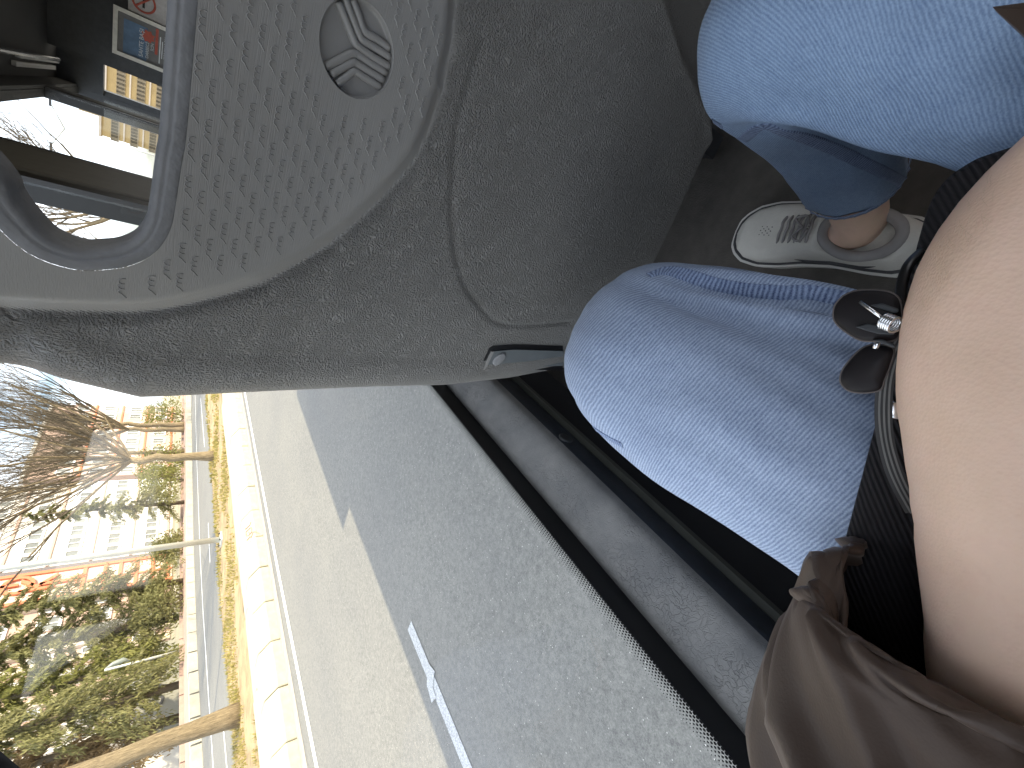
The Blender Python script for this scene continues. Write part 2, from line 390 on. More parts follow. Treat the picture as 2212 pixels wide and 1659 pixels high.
# back edging strip between the kerb stones and the grass
edge = tag(bpy.data.objects.new("median_edging", None), kind="structure"); link(edge)
ev, ef = extrude_profile([(0, -.02), (0, .295), (-.02, .305), (-.36, .305), (-.38, .28), (-.38, -.02)], 1.55 - .012)
eme = None
for i in range(-2, 36):
    if eme is None: o = mesh("edging_stone", ev, ef, M_KERB, edge, False); eme = o.data
    else: o = bpy.data.objects.new("edging_stone", eme); link(o, edge)
    bevel(o, .015, 1)
    o.location = (-8.235 + rnd.uniform(-.015, .015), .1 + i * 1.55, GZ + rnd.uniform(-.01, .01)); o.rotation_euler = (0, 0, rnd.uniform(-.01, .01))
# red scribble on one kerb stone face
def on_kerb(px, py):
    r = ray(px, py)                       # bevel plane from (-7.59,.165) to (-7.815,.295)
    n = np.array([.13, 0, .225]); p0 = np.array([-7.59, 0, GZ + .165]); t = (n @ p0) / (n @ r); return r * t + np.array([.004, 0, .007])
f4 = lambda x, y: ((900 + x / 5.53) * .54861, (2000 + y / 5.53) * .54861)
g = MB()
for pl in ([(370, 440), (370, 470), (420, 420), (470, 370), (490, 300)], [(385, 610), (385, 520), (480, 430), (510, 430), (505, 530), (440, 600), (390, 610)], [(430, 520), (470, 560)], [(400, 710), (480, 620)], [(620, 500), (540, 520), (510, 600), (490, 660)]):
    g.tube([on_kerb(*f4(*p)) for p in pl], .009, 4)
g.build("graffiti", M_GRAFF, kerb)

# grass median
def mz(x, y): return GZ + .285 + .035 * mnoise.noise((x * .5, y * .5, 3.3)) + .02 * mnoise.noise((x * 2.1, y * 2.1, 1))
nx, v, f = 10, [], []
ysm = list(np.arange(-20, 60, .5)) + list(np.arange(60, 141, 5.0))
for i, y in enumerate(ysm):
    for j in range(nx + 1):
        x = X_GR(y) + .2 + (X_GL(y) - X_GR(y) - .2) * j / nx; v.append((x, y, mz(x, y) if j < nx else GZ + .27))
    v.append((X_GL(y), y, GZ - .02))
    if i:
        for j in range(nx + 1): a = (i - 1) * (nx + 2) + j; b = i * (nx + 2) + j; f.append((a, b, b + 1, a + 1))
tag(mesh("median_strip", v, f, M_SOIL, None, True), kind="structure")
gv = []; gf = []
for k in range(26000):
    y = 2 + 38 * npr.rand() ** 1.6; x = X_GR(y) - .02 + (X_GL(y) - X_GR(y)) * npr.rand() * .97
    dens = mnoise.noise((x * .7, y * .45, 8.0)) + .35 * mnoise.noise((x * 2.5, y * 2.2, 2))
    if dens < -.14 + .25 * npr.rand(): continue
    z = mz(x, y) - .01; h = .03 + .07 * npr.rand(); a = npr.rand() * 6.28; w = .006 + .0012 * y; dx, dy = math.cos(a) * w, math.sin(a) * w; lx, ly = npr.randn(2) * .03
    b = len(gv); gv += [(x - dx, y - dy, z), (x + dx, y + dy, z), (x + lx, y + ly, z + h)]; gf.append((b, b + 1, b + 2))
tag(mesh("grass", gv, gf, M_GRASS, None, False), kind="stuff")

# far kerb and pavement
fk = tag(bpy.data.objects.new("far_kerb", None), kind="structure"); link(fk)
bx = MB().box(-.42, 0, 0, .985, -.02, .30)
y = 4.0; fme = None
while y < 62:
    if fme is None: o = bx.build("kerb_stone", M_KERB2, fk); fme = o.data
    else: o = bpy.data.objects.new("kerb_stone", fme); link(o, fk)
    x0, x1 = X_FK(y), X_FK(y + 1); o.location = (x0, y, GZ + rnd.uniform(-.008, .008)); o.rotation_euler = (0, 0, math.atan2(x0 - x1, 1)); y += 1.0 * math.hypot(1, x1 - x0)
sheet("pavement", YS, lambda y: X_FK(y) - 2.2, lambda y: X_FK(y) - .40, GZ + .295, M_PAVE)

# ================================================================== THE BUS
bus = thing("bus", "inside of a bus with grey vinyl window sill, dark wall and big side windows", "bus")
GX = -.40                                                       # inner face of the left window glass
FLOOR = -.80
MB().box(-.42, 1.66, -2.6, 6.6, FLOOR - .06, FLOOR).build("floor_panel", M_FLOOR, bus)
MB().box(-.46, -.345, -2.6, 6.6, FLOOR - .85, -.62).build("side_wall", M_WALLIN, bus)
# sill trim as a swept profile
def sweep_y(name, prof, y0, y1, mat, parent, smooth=True, ny=2):
    n = len(prof); ys = np.linspace(y0, y1, ny); v = [(p[0], y, p[1]) for y in ys for p in prof]
    f = [(k * n + i, k * n + i + 1, (k + 1) * n + i + 1, (k + 1) * n + i) for k in range(ny - 1) for i in range(n - 1)]
    return mesh(name, v, f, mat, parent, smooth)
a = catmull([(-.398, -.503), (-.385, -.500), (-.36, -.507), (-.338, -.517), (-.324, -.528), (-.3185, -.541)], 30)
sill = sweep_y("window_sill", [tuple(p) for p in a], -2.6, 6.6, M_VINYL, bus)
a = catmull([(-.3185, -.541), (-.3165, -.548), (-.316, -.560), (-.317, -.578), (-.320, -.590)], 14)
lowtrim = sweep_y("lower_trim", [tuple(p) for p in a], -2.6, 6.6, M_NAVY, bus)
MB().box(-.345, -.3085, -2.6, 6.6, -.600, -.5885).build("trim_lip", M_LIP, bus)
c = onx(1222, 947, -.316); m = MB(); 
m.tube([(-.330, c[1], c[2]), (-.3145, c[1], c[2]), (-.3135, c[1], c[2])], [.013, .013, .010], 20); m.build("trim_button", M_DARK, lowtrim, True)
# glass, black printed border and its dots
gl = MB().box(GX - .006, GX, -2.6, 1.83, -.50, .80).build("window_glass", M_GLASS, bus)
MB().box(GX + .0005, GX + .0015, -2.6, 1.83, -.506, -.4635).build("printed_border", M_FRIT, gl)
dv = []; df = []
for row in range(6):
    rr = .00205 * (1 - row / 7.0); z = -.4625 + row * .0037
    for k in range(int(1.35 / .0044)):
        y = -.35 + k * .0044 + (.0022 if row % 2 else 0); b = len(dv)
        for q in range(6): dv.append((GX + .001, y + rr * math.cos(q * 1.0472), z + rr * math.sin(q * 1.0472)))
        df.append(tuple(range(b, b + 6)))
tag(mesh("printed_dots", dv, df, M_FRIT, gl, False), kind="stuff")
for (y0, y1) in ((2.42, 4.95), (5.35, 6.4)):
    MB().box(GX - .006, GX, y0, y1, -.50, .80).build("window_glass", M_GLASS, bus)
# pillars with a darker rubber along their edges
for (y0, y1) in ((1.86, 2.40), (4.98, 5.36)):
    p = MB().box(-.47, -.385, y0 + .06, y1 - .06, -.56, .95).build("pillar", M_PILLAR, bus); bevel(p, .02, 3)
    for (a, b) in ((y0, y0 + .06), (y1 - .06, y1)): MB().box(-.46, -.392, a, b, -.56, .95).build("rubber_seal", M_BLACK, p)
MB().box(-.47, -.36, 6.4, 6.6, -.56, .95).build("front_pillar", M_DARK, bus)
MB().box(-.46, -.38, -2.6, 6.6, .80, .93).build("window_header", M_CEIL, bus)
rm = MB()
for b in ((-.50, 1.70, .14, 8.3), (-.50, 1.70, -2.6, -1.1), (-.50, -.36, -1.1, .14), (.56, 1.70, -1.1, .14)): rm.box(b[0], b[1], b[2], b[3], .93, 1.0)
roof = rm.build("roof", M_CEIL, bus)
hf = MB(); hf.box(-.36, .56, .10, .138, .935, 1.05).box(-.36, .56, -1.098, -1.06, .935, 1.05).box(-.36, -.32, -1.06, .10, .935, 1.05).box(.52, .558, -1.06, .10, .935, 1.05); added_hatch = hf.build("added_roof_hatch", M_DARK, bus)  # unseen glazed opening, added to let skylight onto lap, arm and seat shell
MB().box(-.32, .52, -1.06, .10, 1.02, 1.026).build("added_hatch_glass", M_GLASS, added_hatch)
for (xa_, xb_, ya_, yb_) in ((-.262, -.235, 4.95, 6.25), (-.315, -.285, 4.85, 6.1), (-.20, -.19, 6.42, 6.75)): MB().box(xa_, xb_, ya_, yb_, .905, .929).build("reflection_strip", M_SOLE, bus)  # pale strips stand in for window reflections under the ceiling
MB().box(-.50, 1.2, 4.90, 8.1, 1.003, 1.30).build("roof_unit", M_BUSBODY, bus)
MB().box(-.475, -.462, -2.6, 8.2, -1.45, -.56).build("outer_panel", M_BUSBODY, bus)
# right-hand side: low wall, open window band, rack
MB().box(1.60, 1.68, -2.6, 6.6, FLOOR - .6, -.02).build("side_wall", M_PILLAR, bus)
MB().box(1.35, 1.68, -2.6, 6.6, .38, .46).build("luggage_rack", M_CEIL, bus)
MB().box(1.60, 1.68, -2.6, 6.6, .46, .93).build("window_header", M_CEIL, bus)
for y0 in (-1.4, .3, 2.0, 3.7, 5.4): MB().box(1.60, 1.68, y0, y0 + .12, -.42, .46).build("pillar", M_DARK, bus)
MB().box(-.13, 1.60, 5.95, 6.05, -.02, .93).build("front_partition", M_DARK, bus)
MB().box(-.40, -.13, 6.3, 6.4, .62, .93).build("front_header", M_DARK, bus)
rl = MB(); rl.tube([(-.22, .6, .86), (-.22, 5.9, .86)], .016, 10); rl.build("reflection_tube", M_STEEL, bus, True)  # bright tube added in place of window reflections along the ceiling

# gathered dark curtain at the rear edge of the window
cu = thing("curtain", "dark gathered window curtain just showing in the lower left corner", "curtain")
cA, cB = onx(-6, 1530, -.375), onx(75, 1668, -.375); v = []; f = []; nc_, nr_ = 60, 14
for j in range(nr_):
    t = j / (nr_ - 1); z = cB[2] - .012 + (.78 - cB[2]) * t; ye = cB[1] + (cA[1] - cB[1]) * min(1.6, (z - cB[2]) / (cA[2] - cB[2])) if z < cA[2] else cA[1] + (z - cA[2]) * .25
    for i in range(nc_): u = i / (nc_ - 1); v.append((-.375 + .010 * math.sin(u * 50) * (.4 + .6 * t), ye - u * (.30 + .1 * t), z - .02 * u))
for j in range(nr_ - 1):
    for i in range(nc_ - 1): a = j * nc_ + i; f.append((a, a + 1, a + nc_ + 1, a + nc_))
mesh("curtain_cloth", v, f, M_FABRIC, cu, True).modifiers.new("solid", 'SOLIDIFY').thickness = .003
m = MB(); m.tube([(-.375, -2.4, .79), (-.375, 1.8, .79)], .006, 8); m.build("curtain_rail", M_STEEL, cu, True)

# ================================================================== SEAT IN FRONT
X0 = .065
def yc(z): return np.interp(z, [-.60, -.50, -.35, -.20, -.09, 0, .05, .20, .45], [.457, .444, .420, .396, .374, .348, .336, .300, .275])
ZT = np.array([-.60, -.51, -.417, -.30, -.09, .014, .08, .14, .30, .42])
XLT = np.array([-.200, -.218, -.237, -.250, -.2505, -.245, -.208, -.170, -.13, -.08])
XRT = np.array([.345, .360, .365, .370, .380, .380, .345, .300, .26, .21])
def xl(z): return np.interp(z, ZT, XLT)
def xr(z): return np.interp(z, ZT, XRT)
RB = .062
RIDGE = None
def S0(x, z):
    u = (x - X0) / .30; return yc(z) + .018 * u * u + .028 * sstep(.55, 1.15, np.abs(u))
def sh_hit(px, py, it=25):
    r = ray(px, py); t = .4 / r[1]
    for _ in range(it): p = r * t; t = float(S0(p[0], p[2])) / r[1]
    p = r * t; return np.array([p[0], p[2]])
panelL = [sh_hit(*p) for p in ((0, 650), (150, 659), (290, 661), (350, 654), (400, 645), (480, 625), (560, 600), (630, 562), (700, 520), (750, 480), (800, 435), (850, 383), (890, 330), (918, 270), (940, 200))]
panelL = [np.array([panelL[0][0] + .025, .40]), np.array([panelL[0][0] + .012, .25]), np.array([panelL[0][0], .13])] + panelL
pl_ = np.array([p for p in panelL if p[0] < X0]); PANEL = np.vstack([pl_, [[X0, pl_[-1][1] - .002]], pl_[::-1] * [-1, 1] + [2 * X0, 0]])
hol = [sh_hit(*p) for p in ((345, 250), (335, 330), (322, 430), (316, 465), (305, 490), (285, 514), (250, 530), (210, 535), (170, 535), (110, 512), (60, 462), (30, 420), (5, 372))]
hol = [np.array([X0, hol[0][1]])] + hol + [np.array([hol[-1][0] + .045, hol[-1][1] + .025]), np.array([X0, hol[-1][1] + .032])]
hol = [h for h in hol if h[0] <= X0 + 1e-6]
hl = catmull(hol, 70); HOLE = np.vstack([hl, hl[1:-1][::-1] * [-1, 1] + [2 * X0, 0]])
def offset_loop(L, d):
    n = len(L); t = np.roll(L, -1, 0) - np.roll(L, 1, 0); t /= np.linalg.norm(t, axis=1)[:, None] + 1e-9; nn = np.stack([t[:, 1], -t[:, 0]], 1)
    ar = .5 * np.sum(L[:, 0] * np.roll(L[:, 1], -1) - np.roll(L[:, 0], -1) * L[:, 1]); return L + nn * d * (1 if ar > 0 else -1)
LOGO_C = sh_hit(770, 110)
LA = np.linspace(0, 2 * math.pi, 72, endpoint=False)
lr = sh_hit(848, 120); ll_ = sh_hit(690, 80); lt_ = sh_hit(765, 0); lb_ = sh_hit(775, 220)
LOGO_RZ = .53 * abs(lr[1] - ll_[1]); LOGO_RX = .53 * abs(lt_[0] - lb_[0])
def logo_loop(k=0.0): return np.stack([LOGO_C[0] + (LOGO_RX + k) * np.cos(LA), LOGO_C[1] + (LOGO_RZ + k) * np.sin(LA)], 1)
POCK = [sh_hit(*p) for p in ((1040, 100), (1010, 200), (992, 260), (983, 320), (978, 400), (978, 480), (985, 550), (1000, 605), (1022, 645), (1060, 688), (1085, 700), (1115, 705), (1160, 703), (1230, 697))]
POCK = catmull(POCK, 50)
RIDGE = np.array(sorted([sh_hit(*p) for p in ((1430, 0), (1450, 60), (1470, 130), (1500, 190), (1530, 240))], key=lambda q: q[1])); RIDGE = np.vstack([[RIDGE[0][0] - .03, RIDGE[0][1] - .05], RIDGE, [RIDGE[-1][0] + .02, RIDGE[-1][1] + .1]])
def surf(x, z):
    """y of the outer skin with its moulded panel, grooves and pocket line"""
    x = np.asarray(x, float); z = np.asarray(z, float); P = np.stack([x.ravel(), z.ravel()], 1)
    y = S0(P[:, 0], P[:, 1]); d = seg_dist(P, PANEL, True); ins = inside(P, PANEL); sd = np.where(ins, d, -d)
    y = y - .0045 * sstep(-.003, .006, sd) + .0036 * np.exp(-((sd + .0075) / .0055) ** 2)
    if RIDGE is not None:
        dx_ = P[:, 0] - np.interp(P[:, 1], RIDGE[:, 1], RIDGE[:, 0]); k_ = 1 - sstep(-.36, -.26, P[:, 1]); y = y + k_ * (.014 * sstep(-.002, .016, dx_) - .004 * np.exp(-((dx_ + .004) / .008) ** 2))
    dp = seg_dist(P, POCK); y = y + .0022 * np.exp(-(dp / .0032) ** 2) * 1.25 * sstep(0, 1, np.clip((P[:, 1] + .0) * 0 + 1, 0, 1))
    return y.reshape(x.shape), sd.reshape(x.shape)
def spt(p, lift=0.0):
    y, _ = surf(np.array([p[0]]), np.array([p[1]])); return (p[0], float(y[0]) - lift, p[1])
seat = thing("passenger_chair", "grey moulded bus seat back in front, with round emblem and grab hole", "bus seat", "bus seats")
nz_, nx_ = 330, 290; zz = np.linspace(-.585, .42, nz_)
flat = np.linspace(0, 1, nx_ - 40); V = []; A = []
for z in zz:
    a0, a1 = xl(z) + RB, xr(z) - RB
    xs = a0 + (a1 - a0) * flat; V.append((xs, np.full(len(xs), z)))
X = np.array([v[0] for v in V]); Z = np.array([v[1] for v in V]); Y, SD = surf(X, Z)
ang = np.linspace(0, R_(115), 21)[1:]
Lx = X[:, :1] - RB * np.sin(ang)[::-1]; Ly = Y[:, :1] + RB * (1 - np.cos(ang))[::-1]; Rx = X[:, -1:] + RB * np.sin(ang); Ry = Y[:, -1:] + RB * (1 - np.cos(ang))
X = np.hstack([Lx, X, Rx]); Y = np.hstack([Ly, Y, Ry]); Z = np.hstack([np.repeat(Z[:, :1], 20, 1), Z, np.repeat(Z[:, :1], 20, 1)])
SD = np.hstack([np.full((nz_, 20), -.05), SD, np.full((nz_, 20), -.05)])
# bottom and top edge roll away from the viewer
for k, (b, dz) in enumerate(((0, -.004), (0, -.010), (0, -.012))): pass
PP = np.stack([X.ravel(), Z.ravel()], 1); RIMO = offset_loop(HOLE, .0125); LOGO = logo_loop(.0); cut = inside(PP, RIMO) | inside(PP, LOGO)
idx = np.arange(X.size).reshape(X.shape); q = np.stack([idx[:-1, :-1], idx[:-1, 1:], idx[1:, 1:], idx[1:, :-1]], -1).reshape(-1, 4); gone = cut[q].any(1); bv = np.zeros(X.size, bool); bv[q[gone].ravel()] = True; bv &= ~cut; q = q[~gone]
def snap(P, loop):
    a = loop; b = np.roll(loop, -1, 0); ab = b - a; out = []
    for p in P: t = np.clip(((p - a) * ab).sum(1) / (ab ** 2).sum(1), 0, 1); c = a + ab * t[:, None]; out.append(c[np.argmin(((c - p) ** 2).sum(1))])
    return np.array(out)
for loop in (RIMO, LOGO):
    near = bv & (seg_dist(PP, loop, True) < .006)
    if near.any():
        sp = snap(PP[near], loop); X.ravel()[near] = sp[:, 0]; Z.ravel()[near] = sp[:, 1]; ny_, _s = surf(sp[:, 0], sp[:, 1]); Y.ravel()[near] = ny_
pan = sstep(-.012, -.006, SD.ravel())
sv = np.stack([X.ravel(), Y.ravel(), Z.ravel()], 1)
nb = len(sv); brow = idx[0]; e1 = sv[brow] + [0, .006, -.008]; e2 = sv[brow] + [0, .03, -.010]
sv = np.vstack([sv, e1, e2]); q = list(map(tuple, q)); w = len(brow)
for i in range(w - 1): q.append((nb + i, nb + i + 1, brow[i + 1], brow[i])); q.append((nb + w + i, nb + w + i + 1, nb + i + 1, nb + i))
pan = np.concatenate([pan, np.zeros(2 * w)])
shell = mesh("back_shell", sv, q, M_SHELL, seat, True, attrs={"panel": pan})
# rim round the grab hole
loops = []
for off, dy in ((.0125, .0004), (.0119, -.0001), (.0098, -.0004), (.0074, -.0006), (.0062, -.0004), (.0054, .0006), (.0044, -.0001), (.0026, .0006), (.0012, .0022), (.0003, .005), (0, .010), (0, .026), (.004, .034), (.02, .045)):
    L = offset_loop(HOLE, off); loops.append(np.stack([L[:, 0], S0(L[:, 0], L[:, 1]) - .0045 + dy, L[:, 1]], 1))
n = len(HOLE); v = np.vstack(loops); f = [(k * n + i, k * n + (i + 1) % n, (k + 1) * n + (i + 1) % n, (k + 1) * n + i) for k in range(len(loops) - 1) for i in range(n)]
mesh("grab_hole_rim", v, f, M_RIM, seat, True)
# emblem: recessed oval dish with raised bars
em = []
for k, dy in ((.0, .0001), (-.0003, -.0001), (-.0006, .0002), (-.0008, .001), (-.0010, .0045), (-.0016, .0056), (-.003, .0058)):
    L = logo_loop(k); y = S0(L[:, 0], L[:, 1]) - .0045; em.append(np.stack([L[:, 0], y + dy, L[:, 1]], 1))
for sc in (.7, .4, .12):
    L = LOGO_C + (logo_loop(-.003) - LOGO_C) * sc; em.append(np.stack([L[:, 0], S0(L[:, 0], L[:, 1]) - .0045 + .0058, L[:, 1]], 1))
n = len(LA); v = np.vstack(em); f = [(k * n + i, k * n + (i + 1) % n, (k + 1) * n + (i + 1) % n, (k + 1) * n + i) for k in range(len(em) - 1) for i in range(n)] + [tuple(range((len(em) - 1) * n, len(em) * n))]
emb = mesh("emblem", v, f, M_PLAST, seat, True)
fl = lambda x, y: ((1100 + x / 3.687) * .54861, (y / 3.687) * .54861)
bars = [[(850, -30), (870, 60), (980, 330), (1090, 600), (1180, 700), (1380, 840), (1600, 970)], [(960, -40), (975, 30), (1070, 290), (1160, 510), (1220, 590), (1420, 710), (1605, 830)], [(1060, -40), (1075, 20), (1150, 230), (1205, 400), (1270, 490), (1420, 570), (1595, 700)],
        [(660, 965), (860, 870), (1020, 785), (1080, 775), (1140, 795), (1360, 940), (1600, 1085)], [(710, 1095), (900, 985), (1040, 910), (1085, 900), (1130, 925), (1330, 1050), (1560, 1190)], [(800, 1235), (960, 1120), (1050, 1045), (1095, 1035), (1140, 1060), (1320, 1175), (1500, 1290)]]
for b in bars:
    pts = []
    for p in catmull(b, 26):
        h = sh_hit(*fl(*p))
        e = math.hypot((h[0] - LOGO_C[0]) / (LOGO_RX - .0012), (h[1] - LOGO_C[1]) / (LOGO_RZ - .0012))
        if e < 1.0: pts.append((h[0], float(S0(h[0], h[1])) - .0045 + .0052, h[1]))
    if len(pts) > 2: MB().tube(pts, .0027, 8).build("raised_bar", M_PLAST, emb, True)
# rows of small embossed scallops
stv = []; stf = []
def stroke(pts, w, h):
    b0 = len(stv); m = len(pts)
    for i, p in enumerate(pts):
        t = np.array(pts[min(i + 1, m - 1)]) - np.array(pts[max(i - 1, 0)]); t = t / (np.linalg.norm(t) + 1e-9); nn = np.array([-t[1], t[0]]) * w
        for k, (o_, l_) in enumerate(((-1, -.0002), (-.35, h), (.35, h), (1, -.0002))):
            c_ = np.array(p) + nn * o_; stv.append((c_[0], 0, c_[1], l_))
    for i in range(m - 1):
        for k in range(3): a_ = b0 + i * 4 + k; stf.append((a_, a_ + 1, a_ + 5, a_ + 4))
hole_o = offset_loop(HOLE, .0125); logo_o = logo_loop(.0052)
cnt = 0
A1 = sh_hit(470, 540 * 1.0); 
PX, PZ = .0212, .0070
for r_ in range(-40, 7):
    for c_ in range(-15, 16):
        zc = -.010 + r_ * PZ; xc = X0 + c_ * PX + (r_ * .41 % 1.0) * PX
        s_ = 1.0
        m_ = .0042 * s_
        Pm = np.array([[xc, zc], [xc - .0085, zc - .003], [xc + .0085, zc]])
        if not inside(Pm, PANEL).all() or (seg_dist(Pm, PANEL, True) < .006).any(): continue
        if inside(Pm, hole_o).any() or (seg_dist(Pm, logo_o, True) < .0012).any() or inside(Pm, logo_o).any(): continue
        cnt += 1
        jx = rnd.uniform(-.0005, .0005); q_ = rnd.uniform(.84, .95); xs0 = xc - .0058 + jx
        tr = lambda pts: [(xs0 + a_ * q_, zc + b_) for a_, b_ in pts]
        for a_ in range(3):
            o_ = a_ * .0040
            stroke(tr([(o_, -.0013), (o_ + .0007, -.0001), (o_ + .0020, .0004), (o_ + .0033, -.0001), (o_ + .0040, -.0013)]), .00042, .0007)
        stroke(tr([(.0, -.0013), (-.0014, -.0022), (-.0030, -.0034)]), .00042, .0007)
        for a_ in (1, 2): stroke(tr([(a_ * .0040, -.0009), (a_ * .0040 + .0001, -.0026)]), .00040, .0007)
        stroke(tr([(.0120, -.0013), (.0121, -.0030)]), .00042, .0007)
sa = np.array(stv); ys_, _ = surf(sa[:, 0], sa[:, 2])
tag(mesh("embossed_marks", np.stack([sa[:, 0], ys_ - sa[:, 3], sa[:, 2]], 1), stf, M_PLAST, seat, True), kind="stuff")
# side cover slot with its oval screw
def quad_on(name, px, mat, parent, lift, depth=.003):
    P = [np.array(spt(sh_hit(*p), lift)) for p in px]; n = len(P); v = P + [p + np.array([0, depth, 0]) for p in P]
    return mesh(name, v, [tuple(range(n))[::-1], tuple(range(n, 2 * n))] + [(i, (i + 1) % n, n + (i + 1) % n, n + i) for i in range(n)], mat, parent, False)
sc_ = quad_on("hinge_recess", [(1064, 747), (1110, 744), (1215, 747), (1215, 800), (1110, 797), (1037, 800), (1035, 797), (1056, 752)], M_BLACK, seat, .0010)
pt = quad_on("hinge_cover", [(1066, 757), (1110, 754), (1215, 757), (1215, 789), (1110, 791), (1045, 794)], plain("slate plastic", (.10, .11, .115), .45), sc_, .0025)
quad_on("cover_edge", [(1060, 758), (1065, 757), (1047, 794), (1041, 796)], M_PLAST, sc_, .0035)
c0 = np.array(spt(sh_hit(1076, 774), .0025)); v = []; 
ax = np.array(spt(sh_hit(1089, 763), .0025)) - c0; bx_ = np.array(spt(sh_hit(1084, 785), .0025)) - c0
m = MB(); ring = lambda k, l: [tuple(c0 + (ax * math.cos(t) + bx_ * .62 * math.sin(t)) * k + np.array([0, -l, 0])) for t in np.linspace(0, 6.2832, 24, endpoint=False)]
r1, r2, r3 = ring(1, 0), ring(1, .0018), ring(.8, .0026); m.add(r1 + r2 + r3, [(i, (i + 1) % 24, 24 + (i + 1) % 24, 24 + i) for i in range(24)] + [(24 + i, 24 + (i + 1) % 24, 48 + (i + 1) % 24, 48 + i) for i in range(24)] + [tuple(range(48, 72))])
scr = m.build("screw", M_RIM, sc_, True)
# front side of the seat: padding, cushion and legs
def pad(name, z0, z1, th, mat):
    v = []; f = []; zs = np.linspace(z0, z1, 14); n_ = 16
    for z in zs:
        xs = np.linspace(xl(z) + .03, xr(z) - .03, n_); k = math.sin(math.pi * (z - z0) / (z1 - z0)) ** .35 if 0 < (z - z0) < (z1 - z0) else 0
        for x in xs: u = (x - xs.mean()) / (xs[-1] - xs[0]) * 2; v.append((x, float(S0(x, z)) + .062 + th * k * (1 - u ** 4), z))
    for i in range(13):
        for j in range(n_ - 1): a_ = i * n_ + j; f.append((a_, a_ + 1, a_ + n_ + 1, a_ + n_))
    o = mesh(name, v, f, mat, seat, True); m_ = o.modifiers.new("solid", 'SOLIDIFY'); m_.thickness = .02; m_.offset = -1; return o
pad("backrest_pad", -.57, -.035, .05, M_FABRIC); pad("headrest_pad", .20, .42, .045, M_FABRIC)
bevel(MB().box(-.19, .30, .52, .98, -.46, -.36).build("seat_cushion", M_FABRIC, seat), .03, 3)
for (x, y) in ((-.12, .62), (.24, .62), (-.12, .90), (.24, .90)): MB().box(x - .02, x + .02, y - .02, y + .02, FLOOR, -.46).build("leg", M_DARK, seat)
# the neighbouring aisle-side seat
def copy_tree(o, parent=None):
    c = o.copy(); COL.objects.link(c); c.parent = parent
    for ch in [x for x in list(bpy.data.objects) if x.parent == o]: copy_tree(ch, c)
    return c
seat2 = copy_tree(seat); seat2.location = (.63, .012, 0); seat2["label"] = "neighbouring grey bus seat, only a dark edge beside the knee at the top"

# own seat under the person
own = thing("passenger_chair", "dark cloth bus seat the passenger sits on, mostly hidden under the lap", "bus seat", "bus seats")
bevel(MB().box(-.20, .33, -.38, .10, -.62, -.475).build("seat_cushion", M_FABRIC, own), .03, 3)
bevel(MB().box(-.20, .33, -.54, -.42, -.60, .12).build("backrest", M_FABRIC, own), .03, 3)
for (x, y) in ((-.14, -.02), (.27, -.02), (-.14, -.34), (.27, -.34)): MB().box(x - .02, x + .02, y - .02, y + .02, FLOOR, -.62).build("leg", M_DARK, own)
own2 = copy_tree(own); own2.location = (.56, 0, 0); own2["label"] = "unseen aisle-side bus seat, added to block light from the right"  # out-of-view seat copy, added to keep light off the lower seat shell
# ================================================================== PERSON
per = thing("person", "seated person in pale blue jeans and brown jacket, bare forearm across the lap", "person")
def loft_arr(keys, nl, na, disp=None, side=(1, 0, 0), cap=None):
    K_ = np.array([list(k[0]) + [k[1], k[2]] for k in keys], float); C = catmull(K_, nl); P = C[:, :3]; T = np.gradient(P, axis=0); T /= np.linalg.norm(T, axis=1)[:, None]
    S = np.array(side, float); V = []; UVs = []; Ls = np.concatenate([[0], np.cumsum(np.linalg.norm(np.diff(P, axis=0), axis=1))])
    th = np.linspace(0, 2 * math.pi, na + 1)
    for i in range(nl):
        s = S - T[i] * (S @ T[i]); s /= np.linalg.norm(s); u = np.cross(s, T[i])
        for k in range(na + 1):
            d = disp(Ls[i], i / (nl - 1), th[k % na]) if disp else 0
            V.append(P[i] + s * (C[i, 3] + d) * math.cos(th[k]) + u * (C[i, 4] + d) * math.sin(th[k])); UVs.append((th[k] * .5 * (K_[:, 3].mean() + K_[:, 4].mean()), Ls[i]))
    f = [(i * (na + 1) + k, i * (na + 1) + k + 1, (i + 1) * (na + 1) + k + 1, (i + 1) * (na + 1) + k) for i in range(nl - 1) for k in range(na)]
    return np.array(V), f, np.array(UVs)
def loft(name, keys, nl, na, mat, parent, disp=None, side=(1, 0, 0), thick=0):
    v, f, uv = loft_arr(keys, nl, na, disp, side); q4 = np.array(f)[:: max(1, len(f) // 400)]; nn = np.cross(v[q4[:, 1]] - v[q4[:, 0]], v[q4[:, 2]] - v[q4[:, 1]]); cen_ = v.reshape(nl, na + 1, 3).mean(1)[q4[:, 0] // (na + 1)]; f = [t[::-1] for t in f] if ((v[q4].mean(1) - cen_) * nn).sum() < 0 else f; o = mesh(name, v, f, mat, parent, True, uv)
    if thick: m = o.modifiers.new("solid", 'SOLIDIFY'); m.thickness = thick; m.offset = -1
    return o
def bvh(o):
    me = o.data; return BVHTree.FromPolygons([tuple(v.co) for v in me.vertices], [tuple(p.vertices) for p in me.polygons])
def cast(tree, px, py):
    r = Vector(ray(px, py)).normalized(); h = tree.ray_cast(Vector((0, 0, 0)), r); return (h[0], h[1] if h[1].dot(r) < 0 else -h[1]) if h[0] is not None else None
def ridged(x, y, z, sc): return 1 - abs(mnoise.noise((x * sc, y * sc, z * sc))) * 2
G = lambda a, m, w: math.exp(-((a - m) / w) ** 2)
